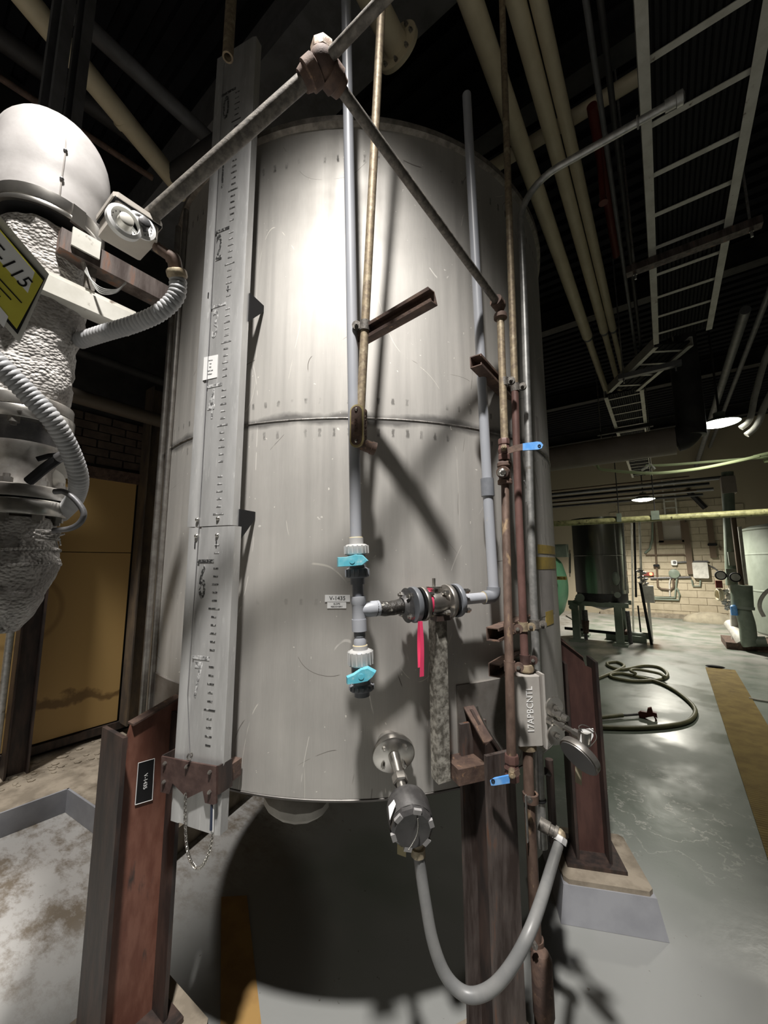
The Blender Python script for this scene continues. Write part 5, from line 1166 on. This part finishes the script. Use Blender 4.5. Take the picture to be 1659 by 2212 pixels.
lx = [fx-fr*.95, fx+fr*.62]; ly = [fy-fr*.8, fy+fr*.7]; zb = PY(1290, 1305, fy-fr*.8).z
for x in lx:
    for y in ly:
        MB().box((x, y, zb/2+.01), (.13, .13, zb-.02)).build('stand_leg', m_ggrey, vt); MB().box((x, y, .02), (.26, .26, .04)).build('foot_plate', m_ggrey, vt)
for y in ly: MB().box((fx-.05, y, zb), (fr*2.2, .09, .09)).build('stand_beam', m_ggrey, vt)
for x in lx: MB().box((x, fy, zb), (.09, fr*1.6, .09)).build('stand_beam', m_ggrey, vt)
for px, py_, r in ((1253, 1291, .085), (1235, 1311, .05), (1334, 1285, .055)):
    c = PY(px, py_, fy-fr*1.02); MB().lathe([(0, 0), (r, 0), (r, .04), (0, .04)], c, (0, -1, 0), 20).build('blind_flange', m_sage, vt)
o = thing('sight_column', 'slim white sight column at the left of the far stainless vessel', 'gauge', PY(1231, 1243, fy)); MB().cyl(PY(1231, 1238, fy), PY(1231, 1196, fy), .022, n=10).build('tube', m_wlag, o); MB().cyl(PY(1231, 1246, fy), PY(1231, 1188, fy), .008, n=8).build('rod', m_iron, o)
# valve actuator in front of the vessel
Y1 = fy-fr*.8
o = thing('control_valve', 'sage green control valve standing in front of the far vessel', 'valve', PY(1322, 1300, Y1))
MB().cyl(PY(1316, 1302, Y1), PY(1316, 1272, Y1), .035, n=12).build('yoke', m_sage, o); MB().box(PY(1312, 1252, Y1), (.10, .1, .22)).build('positioner', m_ggrey, o); MB().cyl(PY(1312, 1240, Y1), PY(1312, 1221, Y1), .02, n=10).build('stem', m_sage, o); MB().sph(PY(1330, 1250, Y1), .09, (.8, .6, 1.5), 14).build('actuator', m_sage, o)
MB().tube(smoothpath([PY(1315, 1237, Y1), PY(1330, 1240, Y1), PY(1338, 1255, Y1), PY(1334, 1265, Y1)], 5), .008, 6).build('tube_line', m_black, o)
# pump and drain below
o = thing('drain_valve', 'dark rusty drain valve hanging under the far vessel', 'valve', PY(1263, 1372, fy-fr*.5)); Yd = fy-fr*.5
MB().cyl(PY(1262, 1318, Yd), PY(1264, 1340, Yd), .06, n=14).build('spool', m_iron, o); MB().cyl(PY(1264, 1340, Yd), PY(1266, 1368, Yd), .075, .05, 14).build('body', m_rust, o); MB().cyl(PY(1258, 1352, Yd), PY(1222, 1330, Yd), .012, n=8).build('handle', m_tray, o); MB().cyl(PY(1265, 1366, Yd), V((PY(1265, 1366, Yd).x, Yd, .02)), .035, n=12).build('outlet', m_iron, o)
one('pump_pipe', MB().cyl(PY(1220, 1357, fy), PY(1330, 1368, fy), .03, n=10), m_black, 'black horizontal pipe near the floor under the far vessel', 'pipe')
o = thing('small_pump', 'dark green pump set right of the far vessel stand', 'pump', floorz(1350, 1388)); pc = PY(1352, 1370, 9.6)
MB().cyl(pc+V((-.15, 0, 0)), pc+V((.1, 0, 0)), .1, n=18).build('casing', m_rust, o); MB().cyl(pc+V((.1, 0, 0)), pc+V((.42, 0, 0)), .065, n=16).build('motor', m_sage, o); MB().box((pc.x, pc.y, .06), (.7, .25, .12)).build('pedestal', m_ggrey, o)
# slender lines to the right of the vessel
for i, (xt, yt, xb_, yb_, Y, r, m, lab) in enumerate(((1345, 1130, 1352, 1275, 9.0, .02, m_galv, 'thin galvanised pipe along the right side of the far vessel'), (1370, 1128, 1374, 1290, 10.0, .022, m_black, 'black vertical pipe right of the far vessel'), (1381, 1126, 1386, 1265, 10.0, .024, m_wlag, 'white lagged vertical pipe right of the far vessel'), (1364, 1130, 1368, 1366, 10.4, .02, m_tray, 'pale vertical pipe just right of the far vessel'), (1383, 1260, 1407, 1386, 9.4, .026, m_black, 'slanting black hose right of the small pump'), (1355, 1320, 1361, 1372, 9.3, .04, m_iron, 'dark riser beside the small pump'), (1378, 1308, 1386, 1385, 10.2, .016, m_black, 'thin black drop pipe beside the slanting hose'))):
    pe = PY(xb_, yb_, Y)
    if yb_ > 1360: pe.z = 0
    one('vertical_pipe', MB().cyl(PY(xt, yt, Y), pe, r, n=10), m, lab, 'pipe')
cbx = PY(1399, 1283, 9.9)
one('control_box', MB().bbox(cbx, (.22, .16, .34), AXW, .02).box((cbx.x, cbx.y, cbx.z/2-.08), (.05, .05, cbx.z-.16)), m_wlag, 'pale rounded control box beside the black hose at the far vessel', 'control box')
for i, (px, py_) in enumerate(((1381, 1234), (1389, 1238), (1384, 1247), (1393, 1252), (1386, 1258), (1395, 1262))):
    c = PY(px, py_, 9.97); o = thing('small_valve', 'small shiny hand valve on the pipes beside the far vessel', 'valve', c-ZZ*.03, 'small valves beside the far vessel')
    MB().lathe([(0, -.06), (.022, -.06), (.022, -.03), (.034, -.015), (.034, .015), (.022, .03), (.022, .06), (0, .06)], c, (1, .2, .1*i), 12).build('body', m_dstain, o); MB().cyl(c, c+ZZ*.06, .008, n=8).build('stem', m_iron, o); MB().ring(c+ZZ*.062, ZZ, .03, .006, 14, 6).build('hand_wheel', m_iron, o)
rl_ = thing('pilot_light', 'small glowing red pilot light on the far wall', 'indicator', PY(1406, 1240, YF-.1)); MB().sph(PY(1406, 1240, YF-.12), .045, (1, 1, 1), 10).build('lens', m_redled, rl_); MB().box(PY(1400, 1240, YF-.06), (.28, .12, .1)).build('base', m_red, rl_)
# mint green horizontal tank, rounded end showing
gy = 7.3; gc = PY(1222, 1275, gy); c0 = V((gc.x-.78, gy+.1, PY(1222, 1268, gy).z))
o = thing('mint_tank', 'mint green tank with rounded end peeking past the main tank', 'tank', (c0.x, c0.y, .2))
MB().lathe([(0, 0), (.25, .02), (.45, .09), (.58, .22), (.62, .4), (.62, 1.4), (0, 1.5)], c0+V((.78, 0, 0)), (-1, 0, 0), 40).build('shell', m_green, o); MB().box((c0.x+.2, c0.y, .3), (.12, .9, .6)).build('saddle', m_dark, o); MB().box((c0.x-.4, c0.y, .3), (.12, .9, .6)).build('saddle', m_dark, o)
pl_ = PY(1217, 1249, gy-.35); MB().box(pl_+V((-.03, 0, 0)), (.16, .004, .055)).build('label', m_ysq, o); text('PEG-10', 'label_lettering', m_black, o, pl_+V((-.03, -.004, 0)), (1, 0, 0), ZZ, .034, .8)
MB().box(PY(1206, 1190, gy), (.3, .2, .22)).build('terminal_box', m_ggrey, o)
# hose, nozzle
def fl_(pts, r): return [PZ(x, y, r) for x, y in pts]
hz_ = .022
hp = [(1215, 1492), (1262, 1476), (1300, 1462), (1336, 1445), (1346, 1438), (1330, 1429), (1312, 1430), (1312, 1437), (1330, 1443), (1352, 1446), (1390, 1437), (1420, 1441), (1441, 1455), (1438, 1467), (1400, 1471), (1345, 1468), (1318, 1459), (1330, 1452), (1370, 1448), (1362, 1452), (1368, 1460), (1400, 1465), (1430, 1466), (1440, 1470), (1400, 1466), (1420, 1474), (1450, 1488), (1480, 1508), (1501, 1530), (1500, 1548), (1480, 1560), (1440, 1568), (1390, 1571), (1330, 1571), (1270, 1570)]
hp = [(1215, 1494), (1262, 1476), (1300, 1462), (1336, 1447), (1348, 1438), (1332, 1430), (1312, 1432), (1318, 1440), (1345, 1446), (1390, 1438), (1425, 1442), (1442, 1457), (1425, 1468), (1370, 1471), (1325, 1464), (1320, 1457), (1345, 1455), (1400, 1468), (1432, 1478), (1466, 1497), (1495, 1522), (1502, 1540), (1488, 1557), (1450, 1567), (1390, 1572), (1330, 1572), (1255, 1569)]
one('floor_hose', MB().tube(smoothpath(fl_(hp, hz_), 6), .021, 10), m_hose, 'olive hose lying in loose coils on the aisle floor', 'hose')
one('floor_hose', MB().tube(smoothpath(fl_([(1373, 1455), (1362, 1449), (1375, 1446), (1420, 1454), (1436, 1462)], hz_+.04), 6), .02, 8), m_hose, 'short loop of olive hose lying across the coils', 'hose')
nz_ = thing('spray_nozzle', 'dark red hose spray nozzle lying on the aisle floor', 'nozzle', floorz(1400, 1555))
pa_ = fl_([(1265, 1553), (1345, 1545), (1352, 1545), (1378, 1543)], .03)
MB().tube(pa_[:2], .02, 10).build('hose_tail', m_hose, nz_); MB().tube(pa_[1:], .013, 8).build('coupling', m_iron, nz_)
npy = (pa_[3].y)
nq = [PY(x, y, npy) for x, y in ((1378, 1541), (1384, 1537), (1397, 1539), (1399, 1531), (1407, 1529), (1410, 1539), (1418, 1541), (1420, 1552), (1414, 1547), (1400, 1549), (1388, 1553), (1381, 1550))]
MB().prism(nq, (0, .04, 0)).build('body', m_red, nz_); hq = [PY(x, y, npy) for x, y in ((1384, 1551), (1389, 1562), (1416, 1556), (1412, 1548), (1415, 1548), (1421, 1560), (1386, 1566), (1380, 1552))]; MB().prism(hq, (0, .02, 0)).build('trigger_guard', m_red, nz_)
# runner mat, ribbed
L0, L1 = V((.36, 7.85, 0)), V((.30, 1.2, 0)); wdt = .345; mb = MB(); vs = []; fs = []
nrib = 240
for i in range(nrib*2+1):
    t = i/(nrib*2); c = L0+(L1-L0)*t; z = .011 if i % 2 else .006
    vs += [(c.x, c.y, z), (c.x+wdt, c.y+.06, z), (c.x, c.y, .001), (c.x+wdt, c.y+.06, .001)]
for i in range(nrib*2): fs += [(i*4, i*4+1, i*4+5, i*4+4), (i*4, i*4+4, i*4+6, i*4+2), (i*4+1, i*4+3, i*4+7, i*4+5)]
fs += [(0, 2, 3, 1), (nrib*8, nrib*8+1, nrib*8+3, nrib*8+2)]
one('runner_mat', mb.add(vs, fs), m_mat, 'long narrow ribbed yellow runner mat on the aisle floor', 'mat')
one('rag', MB().sph(floorz(1545, 1443)+ZZ*.02, .06, (2.0, .8, .35), 12), m_black, 'crumpled black rag at the far end of the runner mat', 'rag')
sp = [PZ(x, y, .002) for x, y in ((478, 1940), (533, 1937), (566, 2230), (476, 2230))]; one('floor_strip', MB().prism(sp, ZZ*.006), mat('orange_board', (.40, .24, .08), .7, 0, (.30, .17, .06), 8, (1, 1, 1)), 'flat orange-brown strip lying on the floor under the tank', 'strip')
one('white_line_hose', MB().tube(smoothpath([PZ(x, y, .012) for x, y in ((1618, 1508), (1640, 1512), (1680, 1518), (1740, 1522))], 4), .011, 8), m_wlag, 'thin white line lying on the floor right of the runner mat', 'hose')
# far wall fittings
W_ = YF-.03
def onw(x, y, d=0.0): return PY(x, y, W_-d)
def wallbox(x0, y0, x1, y1, d, name, m, label, cat):
    a, b = onw(x0, y0), onw(x1, y1); c = (a+b)/2; return one(name, MB().bbox((c.x, W_-d/2, c.z), (abs(b.x-a.x), abs(b.z-a.z), d), (V((1, 0, 0)), V((0, 0, 1)), V((0, 1, 0))), .02), m, label, cat)
wn = thing('window_1', 'small brown-framed window high on the far wall', 'window', onw(1452, 1170)); wn['kind'] = 'structure'
a, b = onw(1424, 1122), onw(1479, 1171); fw_ = .12
for (cx, cz, sx_2, sz_2) in (((a.x+b.x)/2, a.z, b.x-a.x+fw_, fw_), ((a.x+b.x)/2, b.z, b.x-a.x+fw_, fw_), (a.x, (a.z+b.z)/2, fw_, a.z-b.z), (b.x, (a.z+b.z)/2, fw_, a.z-b.z)): MB().box((cx, W_-.05, cz), (sx_2, .1, sz_2)).build('frame', m_wood, wn)
MB().box(((a.x+b.x)/2, W_-.01, (a.z+b.z)/2), (b.x-a.x, .02, a.z-b.z)).build('pane', m_glass, wn)
wallbox(1494, 1215, 1531, 1249, .16, 'wall_cabinet', m_wlag, 'pale square cabinet on the far wall', 'cabinet')
wallbox(1449, 1210, 1463, 1221, .10, 'wall_display', m_white, 'small white display unit on the far wall', 'display')
wallbox(1453, 1212, 1461, 1218, .108, 'display_screen', m_iron, 'grey screen of the small display unit on the far wall', 'screen')
c = onw(1456, 1239); one('round_instrument', MB().lathe([(0, 0), (.12, 0), (.13, .03), (.13, .1), (0, .14)], c, (0, -1, 0), 28), m_ggrey, 'round grey instrument on the far wall below the display', 'instrument')
def cond(pts, r, m, label, d=.05): return one('wall_conduit', MB().tube([onw(x, y, d) for x, y in pts], r, 8), m, label, 'conduit')
cond([(1395, 1199), (1478, 1198), (1483, 1203)], .022, m_bconduit, 'long brown conduit across the far wall under the window')
cond([(1412, 1130), (1417, 1200), (1421, 1266), (1428, 1272), (1448, 1274), (1455, 1268), (1454, 1250)], .026, m_bconduit, 'brown conduit dropping and looping under the round instrument')
cond([(1405, 1249), (1492, 1247)], .03, m_iron, 'dark horizontal conduit across the far wall at instrument height')
cond([(1463, 1215), (1494, 1213), (1530, 1213)], .026, m_iron, 'dark conduit from the display to the pale cabinet')
cond([(1406, 1290), (1458, 1291), (1462, 1250)], .024, m_ggrey, 'grey conduit low on the far wall below the round instrument')
cond([(1406, 1294), (1466, 1296), (1468, 1284), (1462, 1270)], .022, m_ggrey, 'lower grey conduit with a bend on the far wall')
cond([(1494, 1252), (1497, 1266), (1512, 1266), (1513, 1252)], .02, m_ggrey, 'small conduit loop under the pale cabinet')
cond([(1410, 1128), (1409, 1165), (1404, 1185), (1393, 1195)], .03, m_ggrey, 'curved grey conduit at the left of the window')
cond([(1450, 1240), (1446, 1260), (1447, 1288)], .018, m_wlag, 'thin pale conduit hanging from the round instrument')
cond([(1528, 1220), (1542, 1226), (1562, 1243)], .018, m_iron, 'thin cable slanting from the pale cabinet to the green column')
for (xt, yt, xb_, yb_, w_, m, lab) in ((1481, 1128, 1491, 1240, .14, m_wood, 'brown timber post on the far wall beside the window'), (1532, 1122, 1541, 1205, .13, m_wood, 'brown post on the far wall between cabinet and green column')):
    a, b = onw(xt, yt), onw(xb_, yb_); one('wall_post', MB().box(((a.x+b.x)/2, W_-.06, (a.z+b.z)/2), (w_, .1, a.z-b.z)), m, lab, 'post')
wallbox(1528, 1174, 1549, 1179, .12, 'wall_bracket', m_black, 'short black bracket across the brown post on the far wall', 'bracket'); wallbox(1411, 1219, 1425, 1224, .12, 'wall_bracket', m_black, 'short black bracket on the brown looping conduit', 'bracket'); wallbox(1553, 1179, 1558, 1189, .06, 'wall_switch', m_wood, 'small brown switch box on the far wall near the green column', 'switch box')
a, b = onw(1484, 1058), onw(1524, 1098); one('wall_brace', MB().tube([a, b], .07, 8), m_dark, 'dark diagonal brace high on the far wall', 'brace')
mb = MB(); c = floorz(1530, 1337); mb.sph((c.x, YF-.55, .0), .5, (1.2, .6, .55), 20); one('sand_mound', mb, mat('pale_sand', (.42, .37, .28), .9, 0, (.33, .29, .22), 6), 'low mound of pale sand at the foot of the far wall', 'mound')
mb = MB().box((.3, YF-.1, .06), (4.2, .2, .12)); one('wall_footing', mb, m_conc, 'brown concrete footing along the far wall', 'footing')
# right side: sage vessel, column pipe, lagged lines
ry = 10.6; va_ = PY(1613, 1140, ry); vbz = PY(1613, 1335, ry).z
o = thing('sage_vessel', 'large sage green vessel at the right side of the aisle', 'tank', (va_.x+1.2, ry+1.2, 0))
MB().lathe([(0, .15), (1.15, .15), (1.2, .2), (1.2, 1.0), (1.21, 1.01), (1.21, 1.03), (1.2, 1.04), (1.2, va_.z-.55), (1.21, va_.z-.54), (1.21, va_.z-.52), (1.2, va_.z-.51), (1.2, va_.z-.05), (1.23, va_.z-.03), (1.23, va_.z), (1.1, va_.z+.05), (0, va_.z+.25)], (va_.x+1.2, ry+.6, 0), ZZ, 64).build('shell', m_sage, o)
for k in range(4): t = k*math.pi/2+.4; MB().box((va_.x+1.2+math.cos(t), ry+.6+math.sin(t), .09), (.18, .18, .18)).build('foot', m_dark, o)
MB().tube(smoothpath([PY(x, y, ry-.75) for x, y in ((1690, 1268), (1662, 1274), (1645, 1292), (1641, 1312), (1650, 1332))], 5), .03, 8).build('sample_hose', m_wlag, o)
cy = 10.2
o = thing('column_pipe', 'tall sage green column pipe right of the far wall cabinet', 'pipe', V((PY(1580, 1260, cy).x, cy, 0)))
MB().cyl(PY(1571, 1020, cy), PY(1581, 1265, cy), .095, n=18).build('column', m_ggrey, o); MB().cyl(PY(1560, 1060, cy), PY(1572, 1200, cy), .02, n=8).build('thin_line', m_wlag, o); MB().box(PY(1573, 1048, cy), (.22, .22, .34)).build('head_box', m_duct, o)
MB().cyl(PY(1581, 1262, cy), V((PY(1590, 1400, cy).x, cy, 0)), .06, n=14).build('lower_column', m_wlag, o); MB().box(PY(1585, 1207, cy-.1), (.16, .12, .26)).build('junction', m_sage, o); MB().box(PY(1583, 1240, cy-.1), (.2, .12, .2)).build('junction', m_ggrey, o)
one('dark_pole', MB().cyl(PY(1583, 1112, 9.9), PY(1601, 1256, 9.9), .042, n=12).cyl(PY(1601, 1256, 9.9), V((PY(1601, 1256, 9.9).x, 9.9, 0)), .042, n=12), m_bconduit, 'dark brown pipe leaning beside the sage column pipe', 'pipe')
one('thin_pole', MB().cyl(PY(1597, 1138, 10.3), PY(1611, 1262, 10.3), .035, n=10), m_tray, 'pale upright strip at the edge of the sage vessel', 'pole')
gy_ = 9.7
o = thing('green_pump_pipe', 'thick green vertical pipe elbowing to the floor at the right', 'pipe', V((PY(1620, 1395, gy_).x, gy_, 0)))
MB().cyl(PY(1601, 1264, gy_), PY(1604, 1312, gy_), .155, n=22).build('upper_barrel', m_ggrey, o); MB().tube(smoothpath([PY(1603, 1308, gy_), PY(1606, 1322, gy_), PY(1614, 1350, gy_), PY(1618, 1385, gy_), PY(1622, 1394, gy_)], 5), [.12]*21, 20).build('lower_barrel', m_ggrey, o); MB().lathe([(.1, 0), (.16, 0), (.16, .05), (.1, .05)], PY(1605, 1315, gy_), (0.1, 0, 1), 22).build('collar', m_sage, o)
MB().cyl(PY(1622, 1386, gy_), PY(1655, 1386, gy_), .09, n=16).build('outlet', m_ggrey, o)
one('lagged_header', MB().tube(smoothpath([PY(1577, 1348, 10.4), PY(1588, 1362, 10.2), PY(1600, 1380, 9.9), PY(1606, 1392, 9.8)], 5), .10, 16), m_wlag, 'white lagged header pipe low beside the green pump pipe', 'pipe')
for i, (x, y) in enumerate(((1565, 1300), (1572, 1312), (1579, 1303), (1587, 1314), (1575, 1289), (1567, 1279))):
    c = PY(x, y, 10.0); o = thing('lagged_fitting', 'white lagged valve fitting left of the green pump pipe', 'pipe fitting', c-ZZ*.07, 'white lagged fittings beside the green pump pipe')
    MB().lathe([(0, -.06), (.03, -.06), (.034, -.03), (.05, -.02), (.052, .02), (.034, .03), (.03, .06), (0, .06)], c, (.3+.2*(i % 3), .2, 1-.3*(i % 2)), 16).build('lagging', m_wlag, o); MB().lathe([(.052, -.006), (.054, -.006), (.054, .006), (.052, .006)], c, (.3+.2*(i % 3), .2, 1-.3*(i % 2)), 16).build('band', m_dstain, o)
for px, py_, lab in ((1557, 1243, 'black-rimmed dial gauge left of the sage column'), (1589, 1247, 'black-rimmed dial gauge right of the sage column')):
    c = PY(px, py_, 9.8); o = thing('dial_gauge', lab, 'gauge', c-ZZ*.1); MB().cyl(c+V((0, .03, 0)), V((PY(1577 if px < 1570 else 1582, 1243, 10.2).x, 10.13, c.z-.02)), .018, n=8).build('stem', m_iron, o); MB().lathe([(0, 0), (.085, 0), (.09, .02), (.09, .05), (0, .05)], c, (0, 1, 0), 24).build('case', m_black, o); MB().cyl(c-V((0, .004, 0)), c, .068, n=24).build('dial_face', m_wlag, o)
o = thing('red_valve', 'red-bodied valve with pale wheels left of the sage column', 'valve', PY(1555, 1288, 10.0)); MB().box(PY(1553, 1262, 10), (.1, .1, .14)).build('body', m_red, o)
for px in (1551, 1557): MB().ring(PY(px, 1285, 10), (1, .3, 0), .1, .02, 20, 8).build('hand_wheel', m_cream, o)
one('blue_cap_can', MB().lathe([(0, 0), (.05, 0), (.05, .16), (.03, .18), (0, .18)], PY(1587, 1329, 9.6), ZZ, 16), m_blue, 'small blue canister beside the green pump pipe', 'canister')
mb = MB().box((PY(1595, 1385, 10).x+.5, 10.2, .06), (1.4, .9, .12)); one('equipment_skid', mb, m_rust, 'rusty pump base plate under the green pump pipe', 'base plate')

GROUPS = {'pipe_clamp': 'clamps holding the lines beside the tank', 'plastic_ball_valve': 'teal-handled ball valves on the plastic dropper', 'lever_ball_valve': 'blue-handled ball valves beside the tank', 'union_elbow': 'rusty elbows of the sloping pipes', 'strut_channel': 'strut channel brackets on the piping', 'steel_pipe': 'steel pipes beside the tank', 'galvanised_conduit': 'galvanised conduits beside the tank', 'concrete_plinth': 'concrete plinths under the tank legs', 'cream_pipe': 'cream overhead pipes', 'grey_pipe': 'grey overhead pipes', 'cable_ladder': 'overhead cable ladder sections', 'trapeze_hanger': 'trapeze hangers of the cable ladder', 'ceiling_conduit': 'conduits beside the cable ladder', 'aisle_lamp': 'aisle lamps', 'high_bay_lamp': 'high-bay lamps', 'flexible_conduit': 'ribbed flexible conduits at the lagged pipe', 'hanger_channel': 'hanger channels behind the white elbow', 'wall_column': 'columns at the amber sheeting', 'wall_pipe': 'pipes along the wall behind the lagged line', 'strung_hose': 'pale lines strung across the aisle', 'bent_conduit': 'bent conduits beside the aisle lamp', 'rack_pipe': 'pipes in the far rack', 'vertical_pipe': 'upright lines beside the far vessel', 'wall_conduit': 'conduits on the far wall', 'wall_post': 'posts on the far wall', 'wall_bracket': 'brackets on the far wall', 'dial_gauge': 'black-rimmed dial gauges by the sage column', 'floor_hose': 'olive hoses on the aisle floor', 'pipe_tag': 'white tags on the tank shell'}
for o in bpy.data.objects:
    b_ = o.name.split('.')[0]
    if 'label' in o and o.parent is None and 'group' not in o and b_ in GROUPS: o['group'] = GROUPS[b_]

for o in bpy.data.objects:
    if '_w' in o: del o['_w']
